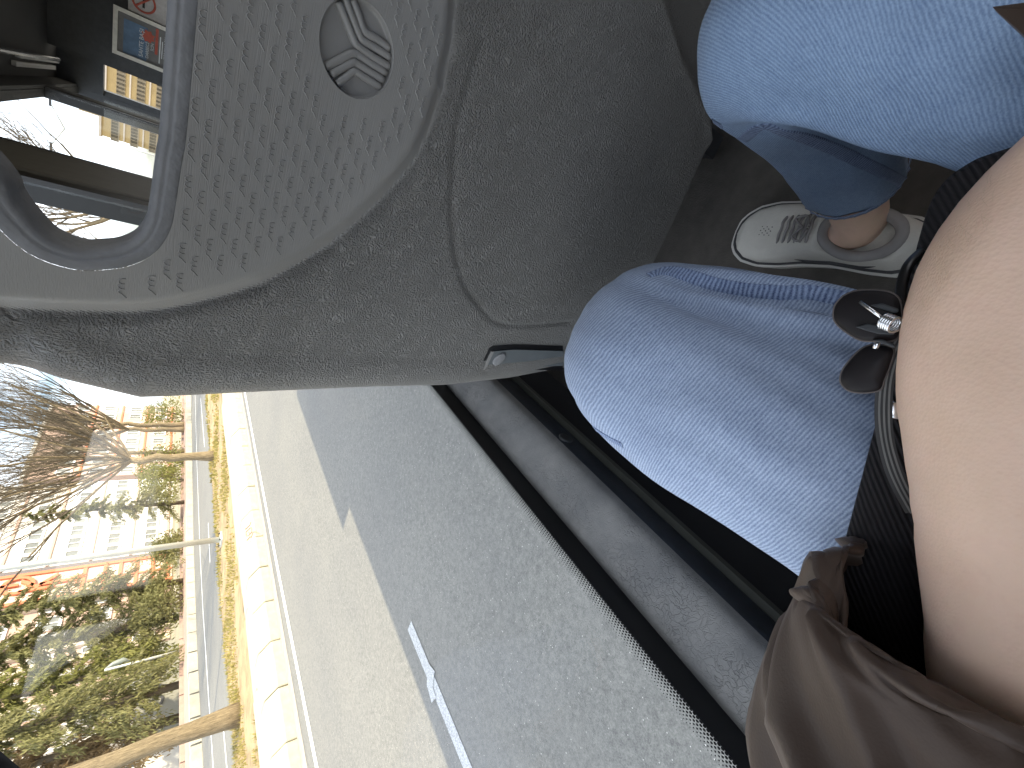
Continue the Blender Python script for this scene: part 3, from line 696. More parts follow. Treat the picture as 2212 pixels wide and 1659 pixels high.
def dispL(L, t, th):
    d = .0035 * mnoise.noise((math.cos(th) * 1.6, math.sin(th) * 1.6, L * 9)) + .0018 * mnoise.noise((math.cos(th) * 4, math.sin(th) * 4, L * 16 + 4))
    k = sstep(.24, .34, L) * (1 - sstep(.47, .55, L))
    for (m0, sl, w, A_) in ((.42, .55, .10, -.0075), (.62, .20, .07, .0035), (.83, -.10, .11, -.0065), (1.10, -.65, .10, -.0050), (.20, .6, .10, .005), (1.35, -.9, .14, -.003)):
        d += A_ * G(th, m0 + sl * (L - .30) * 4 * .5, w) * k
    d += .006 * G(L, .60, .025) * max(0, math.sin(th * 3 + 1)) * (1 if th > 3.3 else .3)
    return float(d * 1.35)
def dispR(L, t, th):
    d = .0040 * mnoise.noise((math.cos(th) * 1.5 + 7, math.sin(th) * 1.5, L * 8)) + .0015 * mnoise.noise((math.cos(th) * 4, math.sin(th) * 4 + 9, L * 18))
    k = 1 - sstep(.42, .52, L)
    d += k * (-.0065 * G(th, 2.2 + (L - .3) * 2.0, .12) * sstep(.15, .25, L) * (1 - sstep(.33, .42, L)) + .003 * G(th, 2.5 + (L - .3) * 2, .14))
    d += -.006 * G(th, 3.5, .25) * sstep(.40, .46, L) * (1 - sstep(.55, .62, L)) + .005 * G(th, 3.0, .15) * sstep(.36, .44, L) * (1 - sstep(.52, .6, L))
    return float(d * 1.35)
LEGL = [((-.025, -.28, -.405), .10, .085), ((-.045, -.10, -.395), .102, .086), ((-.062, .05, -.386), .100, .082), ((-.073, .165, -.372), .098, .075), ((-.080, .238, -.370), .093, .072), ((-.083, .280, -.400), .087, .070), ((-.080, .288, -.465), .078, .068), ((-.072, .288, -.56), .070, .066), ((-.066, .290, -.675), .064, .062)]
LEGR = [((.165, -.28, -.415), .105, .085), ((.195, -.10, -.40), .102, .086), ((.211, .05, -.385), .096, .080), ((.218, .16, -.370), .093, .075), ((.220, .236, -.364), .088, .072), ((.217, .280, -.392), .084, .070), ((.211, .288, -.455), .074, .066), ((.200, .290, -.55), .060, .060), ((.186, .292, -.662), .052, .054)]
legL = loft("trouser_leg", LEGL, 190, 120, M_DENIM_L, per, dispL, thick=.002)
legR = loft("trouser_leg", LEGR, 190, 120, M_DENIM_R, per, dispR, thick=.002)
# hips of the jeans
loft("trouser_seat", [((-.13, -.27, -.40), .02, .02), ((-.10, -.27, -.395), .10, .085), ((.07, -.27, -.39), .115, .10), ((.24, -.27, -.395), .10, .085), ((.27, -.27, -.40), .02, .02)], 30, 40, M_DENIM_L, per, None, (0, 1, 0))
M_SEAM = mat_denim("denim seam", dark=(.03, .05, .13), light=(.33, .42, .60), period=.0035, ang=R_(90), tw=.45)
BL, BR = bvh(legL), bvh(legR)
def ribbon(name, tree, px, w, mat, parent, lift=.0008, n=60):
    pts = [cast(tree, *p) for p in catmull(np.array(px, float), n)]; pts = [p for p in pts if p is not None]; v = []; f = []; uv = []; L = 0
    if len(pts) < 3: return None
    for i, (p, nn) in enumerate(pts):
        t = (pts[min(i + 1, len(pts) - 1)][0] - pts[max(i - 1, 0)][0]).normalized(); s = nn.cross(t).normalized(); L += (p - pts[max(i - 1, 0)][0]).length
        pk = .00010 * math.sin(L * 1900) + .0003 * mnoise.noise((L * 160, 0, 0))
        for (o_, l_) in ((-.5, -.0006), (-.42, lift), (-.2, lift * .9 + pk), (.05, lift + pk * 1.6), (.3, lift * .9 + pk), (.42, lift * 1.3), (.5, -.0006)):
            v.append(p + s * o_ * w + nn * l_); uv.append((o_ * w, L))
        if i:
            for k in range(6): a_ = (i - 1) * 7 + k; f.append((a_, a_ + 1, a_ + 8, a_ + 7))
    return mesh(name, v, f, mat, parent, True, np.array(uv))
ribbon("seam", BL, [(1400, 596), (1440, 584), (1480, 592), (1540, 612), (1610, 626), (1690, 632), (1760, 632), (1840, 650)], .011, M_SEAM, legL)
ribbon("seam", BR, [(1580, 318), (1610, 298), (1648, 272), (1690, 286), (1735, 298), (1790, 318), (1850, 345), (1920, 378), (2000, 422)], .012, M_SEAM, legR)
ribbon("seam", BR, [(1548, 262), (1556, 285), (1566, 305), (1580, 318)], .011, M_SEAM, legR)
ribbon("seam", BL, [(1222, 850), (1240, 880), (1270, 912), (1305, 940), (1345, 962)], .007, M_SEAM, legL)
# ribbed hem of the near trouser leg
v_, f_, u_ = loft_arr([((.1865, .292, -.658), .0535, .0555), ((.1860, .292, -.6625), .0545, .0565), ((.1855, .292, -.667), .0530, .055)], 8, 96, lambda L, t, th: .0012 * math.sin(th * 34) * math.sin(math.pi * t))
mesh("hem", v_, f_, M_SEAM, legR, True, u_)

# body: one skinned surface
J = {}; E_ = []
def jn(n, p, r, par=None):
    J[n] = (len(J), p, r if hasattr(r, '__len__') else (r, r))
    if par: E_.append((J[par][0], J[n][0]))
jn('pelvis', (.07, -.29, -.40), (.13, .10)); jn('belly', (.07, -.34, -.24), (.125, .09), 'pelvis'); jn('chest', (.07, -.40, -.05), (.14, .10), 'belly'); jn('neck0', (.07, -.41, .10), .055, 'chest'); jn('neck', (.07, -.40, .15), .05, 'neck0')
jn('head0', (.07, -.385, .20), (.07, .075), 'neck'); jn('head1', (.07, -.38, .27), (.078, .09), 'head0'); jn('head2', (.07, -.385, .34), (.06, .07), 'head1')
jn('shL', (-.10, -.38, .03), .058, 'chest'); jn('uaL', (-.145, -.20, -.13), .040, 'shL'); jn('elL', (-.146, -.085, -.250), .036, 'uaL')
jn('fa1', (-.108, -.064, -.264), .042, 'elL'); jn('fa2', (-.048, -.030, -.263), .0435, 'fa1'); jn('fa3', (.006, .010, -.259), .0435, 'fa2'); jn('wr', (.050, .050, -.255), (.038, .038), 'fa3'); jn('hn0', (.104, .048, -.262), (.044, .032), 'wr'); jn('hn1', (.130, .012, -.272), (.038, .020), 'hn0')
for k, (o_, L_) in enumerate(((-.026, .055), (-.009, .068), (.009, .064), (.025, .05))):
    b_ = np.array([.146, .006, -.278]) + np.array([.25, .95, 0]) * o_; d_ = np.array([.80, -.28, -.30])
    jn(f'f{k}a', tuple(b_), .0095, 'hn1'); jn(f'f{k}b', tuple(b_ + d_ * L_ * .5), .0085, f'f{k}a'); jn(f'f{k}c', tuple(b_ + d_ * L_ * .8 + np.array([0, 0, -.012])), .0075, f'f{k}b')
jn('th0', (.100, .030, -.275), .011, 'hn0'); jn('th1', (.125, .047, -.290), .0095, 'th0'); jn('th2', (.143, .055, -.302), .008, 'th1')
jn('shR', (.24, -.38, .03), .058, 'chest'); jn('uaR', (.33, -.27, -.10), .046, 'shR'); jn('elR', (.37, -.16, -.20), .042, 'uaR'); jn('faR', (.27, -.17, -.09), .038, 'elR'); jn('wrR', (.17, -.15, -.01), .028, 'faR'); jn('hnR', (.10, -.12, .03), (.035, .02), 'wrR')
jn('hipR', (.165, -.24, -.405), .085, 'pelvis'); jn('tR', (.205, .02, -.40), .070, 'hipR'); jn('knR', (.216, .255, -.385), .058, 'tR'); jn('shinR', (.203, .285, -.55), .046, 'knR'); jn('anR', (.172, .287, -.68), .0345, 'shinR'); jn('an2R', (.146, .270, -.735), .036, 'anR'); jn('ftR', (.125, .345, -.773), (.028, .014), 'an2R'); jn('toR', (.114, .40, -.781), (.024, .008), 'ftR')
jn('hipL', (-.025, -.24, -.40), .085, 'pelvis'); jn('tL', (-.055, .02, -.395), .070, 'hipL'); jn('knL', (-.080, .255, -.385), .058, 'tL'); jn('shinL', (-.074, .277, -.55), .046, 'knL'); jn('anL', (-.066, .285, -.68), .0325, 'shinL'); jn('an2L', (-.066, .262, -.735), .034, 'anL'); jn('ftL', (-.072, .335, -.773), (.028, .014), 'an2L'); jn('toL', (-.077, .39, -.781), (.024, .008), 'ftL')
me = bpy.data.meshes.new("body"); me.from_pydata([j[1] for j in J.values()], E_, []); bo = bpy.data.objects.new("body_tmp", me); COL.objects.link(bo)
sk = bo.modifiers.new("skin", 'SKIN'); sk.use_smooth_shade = True; sk.branch_smoothing = .4
for i, j in enumerate(J.values()): me.skin_vertices[0].data[i].radius = j[2]; me.skin_vertices[0].data[i].use_root = (i == 0)
sd_ = bo.modifiers.new("sub", 'SUBSURF'); sd_.levels = 3; sd_.render_levels = 3
dg = bpy.context.evaluated_depsgraph_get(); bm_ = bpy.data.meshes.new_from_object(bo.evaluated_get(dg)); bpy.data.objects.remove(bo)
co_ = np.zeros(len(bm_.vertices) * 3); bm_.vertices.foreach_get("co", co_); co_ = co_.reshape(-1, 3); no_ = np.array([tuple(x.normal) for x in bm_.vertices]); co_ += no_ * np.array([.0022 * mnoise.noise((c[0] * 26, c[1] * 26, c[2] * 26)) + .0008 * mnoise.noise((c[0] * 75, c[1] * 75, c[2] * 75)) for c in co_])[:, None]; bm_.vertices.foreach_set("co", co_.ravel()); bm_.update()
bm_.name = "body"; bm_.materials.clear(); bm_.materials.append(M_SKIN); bm_.polygons.foreach_set("use_smooth", [True] * len(bm_.polygons))
body = bpy.data.objects.new("body", bm_); link(body, per)
hair = loft("hair", [((.07, -.385, .385), .012, .012), ((.07, -.392, .37), .066, .07), ((.07, -.40, .32), .088, .095), ((.07, -.41, .25), .092, .09), ((.07, -.43, .15), .085, .07), ((.07, -.45, .0), .08, .05), ((.07, -.46, -.1), .05, .02)], 40, 40, plain("dark brown hair", (.035, .022, .015), .5, var=.4, nscale=60), per)
MB().tube([(.07, -.285, .255), (.07, -.272, .235), (.07, -.288, .225)], [.008, .012, .006], 8).build("nose", M_SKIN, body, True)
for sx in (-1, 1): MB().tube([(.07 + sx * .032, -.30, .272), (.07 + sx * .032, -.291, .272)], [.011, .008], 10).build("eye", M_WHITEW, body, True)
MB().tube([(.048, -.297, .195), (.07, -.288, .193), (.092, -.297, .195)], [.003, .006, .003], 8).build("mouth", plain("lips", (.45, .2, .18), .5), body, True)
# fine hairs along the far edge of the forearm
TB = bvh(body); hv = MB()
for k in range(70):
    px = rnd.uniform(1990, 2150); py = 640 - (px - 1940) * 1.28 + rnd.uniform(0, 110)
    h = cast(TB, px, py)
    if h is None: continue
    d_ = (Vector((.5, .3, .1)) + Vector((rnd.uniform(-.4, .4), rnd.uniform(-.4, .4), rnd.uniform(-.1, .3)))).normalized()
    d_ = (d_ - h[1] * d_.dot(h[1])).normalized() * .0045 + h[1] * .0012; a_ = h[0]; hv.tube([a_, a_ + d_ * .5 + h[1] * .0006, a_ + d_], [.00004, .00004, .00002], 3, False)
tag(hv.build("arm_hair", plain("fair hair", (.42, .28, .17), .6), body), kind="stuff")

# jacket: torso shell and two sleeves
loft("jacket", [((.07, -.31, -.42), .150, .12), ((.07, -.34, -.28), .150, .115), ((.07, -.38, -.12), .165, .12), ((.07, -.405, .0), .175, .12), ((.07, -.41, .075), .13, .095), ((.07, -.41, .12), .075, .07)], 50, 60, M_JACKET, per, lambda L, t, th: .006 * mnoise.noise((math.cos(th) * 2, math.sin(th) * 2, L * 9)), thick=.004)
def dispS(L, t, th):
    x, y = math.cos(th), math.sin(th); k = sstep(.20, .33, L)
    a1 = 1 - abs(mnoise.noise((x * 1.9 + .3, y * 1.9, L * 7 + 1.7))) * 3.0
    a2 = 1 - abs(mnoise.noise((x * 1.5 + L * 6, y * 2.6 + L * 4, L * 9 + 6))) * 2.6
    a3 = 1 - abs(mnoise.noise((x * 2.6 + L * 10, y * 2.4 + 5, L * 13 + 3))) * 2.6
    return float(((.0085 * max(a1, -.4) + .0085 * max(a2, -.5) + .0055 * max(a3, -.4) - .006) * 1.3 * (.35 + .65 * k)) * (1 - .6 * sstep(.92, 1.0, t)))
SLV = [((-.105, -.385, .03), .072, .075), ((-.135, -.25, -.09), .066, .068), ((-.148, -.15, -.175), .062, .062), ((-.150, -.080, -.232), .064, .064), ((-.130, -.044, -.262), .064, .061), ((-.105, -.034, -.275), .058, .055), ((-.088, -.028, -.280), .055, .052), ((-.079, -.025, -.281), .050, .048)]
v, f, uv = loft_arr(SLV, 160, 130, dispS, (1, 0, 0))
vr = v.reshape(160, 131, 3); cr_ = vr[:, :130].mean(1); Tn = np.gradient(cr_, axis=0); Tn /= np.linalg.norm(Tn, axis=1)[:, None]
for i in range(160):                       # the cuff is cut on the slant, its upper lip lies back towards the elbow
    k = float(sstep(.62, 1.0, i / 159)); dd = vr[i] - cr_[i]; dd /= np.linalg.norm(dd, axis=1)[:, None] + 1e-9; up_ = np.clip(dd[:, 2] * .9 - dd[:, 1] * .45 + .15, 0, 1)
    fl_ = np.clip(dd[:, 1] * .85 - dd[:, 2] * .35 - .2, 0, 1); vr[i] -= Tn[i] * (.050 * k * up_ - .014 * k * fl_)[:, None]; vr[i][:, 2] += .010 * k * fl_
o = mesh("sleeve", vr.reshape(-1, 3), f, M_JACKET, per, True, uv); m_ = o.modifiers.new("solid", 'SOLIDIFY'); m_.thickness = .0025; m_.offset = 0
SLR = [((.245, -.385, .03), .072, .075), ((.335, -.27, -.10), .066, .068), ((.372, -.17, -.19), .062, .062), ((.345, -.145, -.20), .058, .058), ((.29, -.16, -.13), .055, .055)]
loft("sleeve", SLR, 80, 80, M_JACKET, per, dispS, (0, 1, 0), thick=.0025)
q0 = onz(2150, 14, -.285); q1 = onz(2218, 78, -.285); q2 = np.array([.300, -.33, -.285]); q3 = np.array([.17, -.36, -.27])
v = []; f = []
for i in range(14):
    for j in range(14):
        a_, b_ = i / 13, j / 13; p = (np.array(q0) * (1 - a_) + np.array(q1) * a_) * (1 - b_) + (np.array(q3) * (1 - a_) + np.array(q2) * a_) * b_; v.append(p + np.array([0, 0, -.004 * (1 - b_) ** 3]))
for i in range(13):
    for j in range(13): a_ = i * 14 + j; f.append((a_, a_ + 1, a_ + 15, a_ + 14))
o = mesh("jacket_hem", v, f, M_JACKET, per, True); o.modifiers.new("solid", 'SOLIDIFY').thickness = .006

# shoes
def shoe(hx, hy, tx, ty):
    A = np.array([hx, hy]); B = np.array([tx, ty]); Ls = np.linalg.norm(B - A); d = (B - A) / Ls; nrm = np.array([d[1], -d[0]])      # nrm points to the right of the foot
    def pt(s, w, z): p = A + d * s * Ls + nrm * w; return (p[0], p[1], FLOOR + z)
    S_ = np.array([0, .02, .06, .13, .25, .40, .55, .68, .80, .90, .96, .99, 1.0]); Wd = np.array([.004, .018, .027, .034, .036, .0355, .040, .046, .0465, .040, .028, .016, .004])
    off = np.array([0, 0, 0, 0, .001, .003, .003, .001, -.002, -.004, -.005, -.005, -.005])
    def wid(s, k=0): return np.interp(s, S_, Wd) + k
    def outline(k, n=44):
        s = .5 - .5 * np.cos(np.linspace(0, math.pi, n)); r = [(a, wid(a, k if .004 < a < .996 else 0) + np.interp(a, S_, off)) for a in s]; l = [(a, -wid(a, k if .004 < a < .996 else 0) + np.interp(a, S_, off)) for a in s[::-1]]; return r + l[1:-1]
    def ext(s, k): return (s - .5) * (1 + k / (.5 * Ls)) + .5
    # sole in two bands
    def band(z0, z1, k0, k1):
        a = [pt(ext(s, k0), w, z0) for s, w in outline(k0)]; b = [pt(ext(s, k1), w, z1) for s, w in outline(k1)]; c = [pt(ext(s, k1 - .006), w, z1) for s, w in outline(k1 - .006)]; n = len(a)
        return a + b + c, [(i, (i + 1) % n, n + (i + 1) % n, n + i) for i in range(n)] + [(n + i, n + (i + 1) % n, 2 * n + (i + 1) % n, 2 * n + i) for i in range(n)] + [tuple(range(n))[::-1], tuple(range(2 * n, 3 * n))]
    v, f = band(0, .026, .003, .007); sole = mesh("sole", v, f, M_SOLE, None, False)
    v, f = band(.0262, .0285, .0035, .0035); line = mesh("sole_line", v, f, M_LINE, None, False)
    # upper: rings along the foot, open round the ankle
    ss = np.concatenate([np.linspace(0.0, .1, 10), np.linspace(.12, .94, 44), np.linspace(.95, 1.0, 10)]); na = 28; v = []; f = []
    for s in ss:
        w = wid(s); o_ = np.interp(s, S_, off); top = np.interp(s, [0, .03, .12, .22, .36, .46, .58, .72, .86, .95, 1], [.030, .075, .083, .078, .072, .080, .066, .053, .047, .040, .029])
        for k in range(na):
            th = math.pi * k / (na - 1); c_, s_ = math.cos(th), math.sin(th); e = .62
            hole = sstep(.08, .14, s) * (1 - sstep(.42, .47, s)); zz_ = .026 + (top - .026) * abs(s_) ** e
            if hole > 0 and abs(c_) < .80: zz_ = zz_ - hole * .010 * (1 - sstep(.55, .80, abs(c_)))
            cr = .0012 * mnoise.noise((s * 60, c_ * 3, 2)) if s > .5 else 0
            v.append(pt(s, o_ + w * math.copysign(abs(c_) ** .75, c_), max(zz_ + cr, .026)))
    for i in range(len(ss) - 1):
        for k in range(na - 1): a_ = i * na + k; f.append((a_, a_ + 1, a_ + na + 1, a_ + na))
    up = mesh("shoe", v, f, M_SHOE, per, True); sole.parent = up; line.parent = up
    # padded collar
    ring = []
    for t in np.linspace(0, 2 * math.pi, 40, endpoint=False):
        s = .27 + .175 * math.cos(t); w = .0300 * math.sin(t); ring.append(pt(s, w + np.interp(s, S_, off), np.interp(s, [.09, .2, .32, .46], [.080, .074, .068, .074])))
    m = MB(); ring.append(ring[0]); ring.append(ring[1]); m.tube(ring, .0075, 8, False); m.build("collar", M_LINING, up, True)
    # stitched-on dark side wave and laces
    for sg in (-1, 1):
        P = []
        for s, z in ((.16, .050), (.22, .040), (.30, .034), (.40, .031), (.50, .034), (.58, .040)):
            P.append(pt(s, np.interp(s, S_, off) + sg * (wid(s) * (1.0 - (z - .026) * 5.2) + .002), z))
        MB().tube(catmull(P, 24), [.0006 + .0034 * math.sin(math.pi * i / 23) for i in range(24)], 6).build("side_stripe", M_LINE, up, True)
    for i in range(6):
        s = .50 + i * .036; z = np.interp(s, [.46, .58, .72], [.082, .068, .056]); a = np.interp(s, S_, off)
        MB().tube(catmull([pt(s + .006, a - .020, z - .006), pt(s, a - .010, z + .003), pt(s - .004, a, z + .0045), pt(s + .004, a + .010, z + .003), pt(s + .008, a + .020, z - .006)], 12), .0023, 6).build("lace", M_LINING, up, True)
    m = MB(); m.tube(catmull([pt(.50, -.002, .087), pt(.53, -.018, .080), pt(.58, -.012, .078), pt(.53, .0, .086)], 16), .0019, 6); m.tube(catmull([pt(.50, .002, .087), pt(.54, .018, .079), pt(.60, .014, .074), pt(.53, .0, .086)], 16), .0019, 6); m.build("lace", M_LINING, up, True)
    # perforations on the toe box
    m = MB()
    for i in range(5):
        for j in range(-3, 4):
            s = .755 + i * .016; w = j * .0065 + (.003 if i % 2 else 0); z = np.interp(s, [.72, .86], [.0535, .0475]) - 28 * w * w * .6; p = pt(s, w - .002, z); m.tube([(p[0], p[1], p[2] - .001), (p[0], p[1], p[2] + .0006)], .0009, 5)
    tag(m.build("perforation", M_LINE, up), kind="stuff")
    return up, pt, wid
shR, ptR, widR = shoe(.146, .198, .108, .462)
shL_, _p, _w = shoe(-.062, .195, -.080, .455)
# leaping mark on the outer heel of the near shoe
TS = bvh(shR); m = MB()
f6 = lambda x, y: ((2600 + x / 2.011) * .54861, (500 + y / 2.011) * .54861)
for pl, w0 in (([(1798, 945), (1815, 930), (1838, 915), (1855, 905)], (.0006, .0019, .0019, .0010)), ([(1850, 910), (1868, 902), (1882, 903)], (.0011, .0009, .0003)), ([(1856, 905), (1862, 885), (1852, 866)], (.0008, .0005, .0002)), ([(1798, 945), (1808, 950), (1820, 945)], (.0003, .0008, .0004))):
    pts = [cast(TS, *f6(*p)) for p in pl]
    if all(p is not None for p in pts): m.tube([p[0] + p[1] * .0002 for p in pts], list(w0), 6)
if m.v: m.build("leaping_mark", M_BLACK, shR, True)

# ================================================================== BAG, STRAP, HAIR CLIP
bag = thing("bag", "black ribbed cloth bag lying on the lap under the bare forearm", "bag", loc=(0, 0, 0))
A0, A1 = onz(1812, 1215, -.300), onz(1885, 940, -.300); A2, A3 = onz(1985, 515, -.300), onz(2022, 415, -.300); A4 = onz(2190, 315, -.300)
edge_ = [A0 + (A0 - A1) * .45, A0, A1, (A1 * .55 + A2 * .45) + np.array([.0, .0, 0]), A2, A3, (A3 + A4) / 2 + np.array([.002, .004, 0]), A4, A4 + np.array([.03, -.05, 0]), A4 + np.array([.0, -.13, 0]), A0 + np.array([.02, -.12, 0])]
E2 = np.array(edge_)[:, :2]; cen = E2.mean(0); n = len(E2); lp = []
LP = catmull(np.vstack([E2, E2[:1]]), 140)[:-1]
for k, z in ((.93, -.355), (.985, -.345), (.998, -.325), (1.0, -.306), (.99, -.2985), (.95, -.294), (.8, -.2915), (.5, -.290), (.2, -.289)):
    L = cen + (LP - cen) * k; lp.append(np.hstack([L, np.full((len(L), 1), z)]))
n = len(LP); v = np.vstack(lp); f = [(k * n + i, k * n + (i + 1) % n, (k + 1) * n + (i + 1) % n, (k + 1) * n + i) for k in range(len(lp) - 1) for i in range(n)] + [tuple(range(n))[::-1], tuple(range((len(lp) - 1) * n, len(lp) * n))]
mesh("pouch", v, f, M_RIB, bag, True)
m = MB(); P = [onz(x, y, z) for (x, y, z) in ((1990, 545, -.292), (1962, 575, -.284), (1948, 620, -.280), (1952, 665, -.278), (1985, 690, -.277))]; m.tube(catmull(P, 24), .0024, 8); m.build("handle", M_BLACK, bag, True)
st = []
def band_strip(name, px, zs, w, mat, parent, thick=.002):
    P = catmull(np.array([onz(a, b, z) for (a, b), z in zip(px, zs)]), 40); v = []; f = []
    for i, p in enumerate(P):
        t = P[min(i + 1, 39)] - P[max(i - 1, 0)]; t /= np.linalg.norm(t); up = p / np.linalg.norm(p); s = np.cross(t, up); s /= np.linalg.norm(s)
        for (o_, h) in ((-.5, 0), (-.5, -thick), (.5, -thick), (.5, 0)): v.append(p + s * o_ * w + up * h)
        if i:
            for k in range(4): a_ = (i - 1) * 4; f.append((a_ + k, a_ + (k + 1) % 4, a_ + 4 + (k + 1) % 4, a_ + 4 + k))
    return mesh(name, v, f, mat, parent, False)
SP = [(1945, 735), (1925, 775), (1912, 830), (1908, 890), (1912, 945), (1925, 1000), (1945, 1050), (1975, 1105)]; SZ = [-.270, -.270, -.270, -.271, -.272, -.272, -.272, -.270]
strap = band_strip("strap", SP, SZ, .0066, M_STRAP, bag)
for dx in (-9, 1.5, 12): band_strip("strap_edge", [(x + dx * (1 - .25 * abs(i - 3) / 3.5), y - (dx * .45 if i > 4 else (-dx * .4 if i < 2 else 0))) for i, (x, y) in enumerate(SP)], [z + .0022 for z in SZ], .0008, M_PIPING, strap, .0006)
c = onz(1932, 868, -.277); d = onz(1926, 905, -.277)
mm = MB(); mm.tube([c, (c + d) / 2, d], [.0062, .0066, .0062], 20); bevel(mm.build("buckle", M_STEEL, bag, True), .001)

clip = thing("hair_clip", "glossy black claw hair clip with a steel spring, caught under the forearm", "hair clip")
def blade(name, px, zs, mat, lift=.0022):
    P = np.array([onz(a, b, z) for (a, b), z in zip(px, zs)]); Lp = catmull(np.vstack([P, P[:1]]), 60)[:-1]; c = Lp.mean(0); up = -c / np.linalg.norm(c); lp = []
    for k, h in ((.98, -lift), (1.0, -lift * .4), (1.0, lift * .4), (.96, lift), (.8, lift * 1.5), (.4, lift * 2.2)): lp.append(c + (Lp - c) * k + up * h)
    n = len(Lp); v = np.vstack(lp); f = [(k * n + i, k * n + (i + 1) % n, (k + 1) * n + (i + 1) % n, (k + 1) * n + i) for k in range(5) for i in range(n)] + [tuple(range(n))[::-1], tuple(range(5 * n, 6 * n))]
    o = mesh(name, v, f, mat, clip, True)
    e = MB(); e.tube([tuple(p) for p in np.vstack([lp[2], lp[2][:2]])], .00055, 6, False); e.build("blade_rim", M_EDGE, o, True); return o
f7 = lambda x, y: ((3200 + x / 2.765) * .54861, (1050 + y / 2.765) * .54861)
b1 = [f7(*p) for p in ((330, 320), (470, 265), (700, 258), (880, 300), (960, 420), (950, 700), (880, 800), (640, 810), (500, 790), (350, 700), (262, 620), (228, 540), (245, 420))]
blade("wing", b1, [-.262] * len(b1), M_GLOSSB)
b2 = [f7(*p) for p in ((660, 845), (870, 890), (850, 1050), (780, 1230), (730, 1340), (560, 1372), (400, 1350), (318, 1280), (302, 1210), (330, 1120), (430, 990), (540, 890))]
blade("wing", b2, [-.268] * len(b2), M_GLOSSB)
mm = MB(); P = [onz(*f7(x, y), -.254) for x, y in ((515, 385), (650, 480), (785, 575))]; mm.tube(P, .00085, 8)
cA, cB = onz(*f7(775, 590), -.254), onz(*f7(900, 640), -.252); ax_ = (cB - cA); L_ = np.linalg.norm(ax_); ax_ /= L_; u_ = np.cross(ax_, [0, 0, 1.0]); u_ /= np.linalg.norm(u_); w_ = np.cross(ax_, u_)
mm.tube([cA + ax_ * L_ * t / 60 + (u_ * math.cos(t * .55) + w_ * math.sin(t * .55)) * .0034 for t in range(61)], .00075, 6); mm.build("spring", M_STEEL, clip, True)
for pl, z0 in (([(460, 655), (600, 620), (800, 640), (900, 680), (890, 740), (720, 735), (560, 690)], -.257), ([(620, 420), (760, 400), (940, 460), (930, 500), (880, 505), (760, 465)], -.257), ([(640, 795), (760, 790), (900, 850), (900, 890), (780, 850)], -.258)):
    P = np.array([onz(*f7(*p), z0) for p in pl]); c = P.mean(0); up = -c / np.linalg.norm(c); n = len(P); v = np.vstack([P - up * .003, P + up * .0015]); f = [tuple(range(n))[::-1], tuple(range(n, 2 * n))] + [(i, (i + 1) % n, n + (i + 1) % n, n + i) for i in range(n)]
    bevel(mesh("hinge_lug", v, f, M_DARK, clip, False), .0006)
p0 = onz(*f7(710, 852), -.262); mm = MB(); mm.tube([p0 + np.array([-.002, 0, 0]), p0 + np.array([.002, .0008, 0])], .0013, 10); mm.build("pin", M_STEEL, clip, True)
# ================================================================== THINGS AT THE FRONT OF THE BUS
def plane_pts(px, y): return [Vector(ony(a, b, y)) for a, b in px]
PY = 5.9
C4 = plane_pts([(260, 26), (362, 69), (353, 147), (249, 110)], PY)          # top right, bottom right, bottom left, top left in upright view
tr, br, bl_, tl = C4; tl = Vector((bl_.x * .5 + tl.x * .5, PY, tl.z)); bl_ = Vector((tl.x, PY, bl_.z)); tr = Vector((.5 * (tr.x + br.x), PY, .5 * (tl.z + tr.z))); zb = bl_.z - .06; tl.z = tr.z
poster = thing("poster", "framed blue and grey poster on the dark partition at the front of the bus", "poster")
xa, xb, za, zb2 = tl.x, tr.x, zb, tr.z; w, h = xb - xa, zb2 - za
MB().box(xa, xb, PY - .012, PY + .04, za, zb2).build("backing", M_POSTG, poster)
fm = MB(); t = .03
for b in ((xa - t, xb + t, zb2, zb2 + t), (xa - t, xb + t, za - t, za), (xa - t, xa, za, zb2), (xb, xb + t, za, zb2)): MB().box(b[0], b[1], PY - .03, PY + .04, b[2], b[3]).build("frame_bar", M_ALU, poster)
def prect(name, u0, u1, v0, v1, mat, d=.0145): return MB().box(xa + w * u0, xa + w * u1, PY - d, PY - d + .002, zb2 - h * v1, zb2 - h * v0).build(name, mat, poster)
prect("blue_print", .02, .88, .10, .52, M_BLUE); prect("red_band", .30, .97, .665, .715, M_RED, .0147)
mm = MB(); cx_, cz_ = xa + w * .68, zb2 - h * .53; P = [(cx_ + (.17 if i % 2 else .12) * w * math.cos(i * math.pi / 8), PY - .0165, cz_ + (.17 if i % 2 else .12) * w * math.sin(i * math.pi / 8)) for i in range(16)]; mm.add(P, [tuple(range(16))[::-1]]); mm.build("starburst", M_RED, poster)
def ptext(s, u, vv, size, mat=None):
    M = Matrix.Translation((xa + w * u, PY - .018, zb2 - h * vv)) @ Matrix.Rotation(math.pi / 2, 4, 'X'); return text_mesh("lettering", s, mat or M_POSTT, poster, size, M)
ptext("SAHTE BAŞI", .45, .42, w * .135); ptext("DARBECİ", .32, .53, w * .10); ptext("İÇİN", .45, .62, w * .085); ptext("0850 304 0 530", .55, .86, w * .095)
prect("text_line", .10, .80, .745, .765, M_POSTT, .0147); prect("text_line", .25, .70, .79, .805, M_POSTT, .0147)
S4 = plane_pts([(510, 16)], PY)
def fsq(px): return plane_pts([px], PY)[0]
a_, b_ = fsq((278, 8)), fsq((314, 46)); 
sg = thing("no_smoking_sign", "pale no smoking sticker beside the framed poster", "sign")
sx0, sx1, sz0, sz1 = xb + t + .01, xb + t + .01 + .21, zb2 - .33, zb2 - .06
MB().box(sx0, sx1, PY - .002, PY + .045, sz0, sz1).build("sticker", M_PALE, sg)
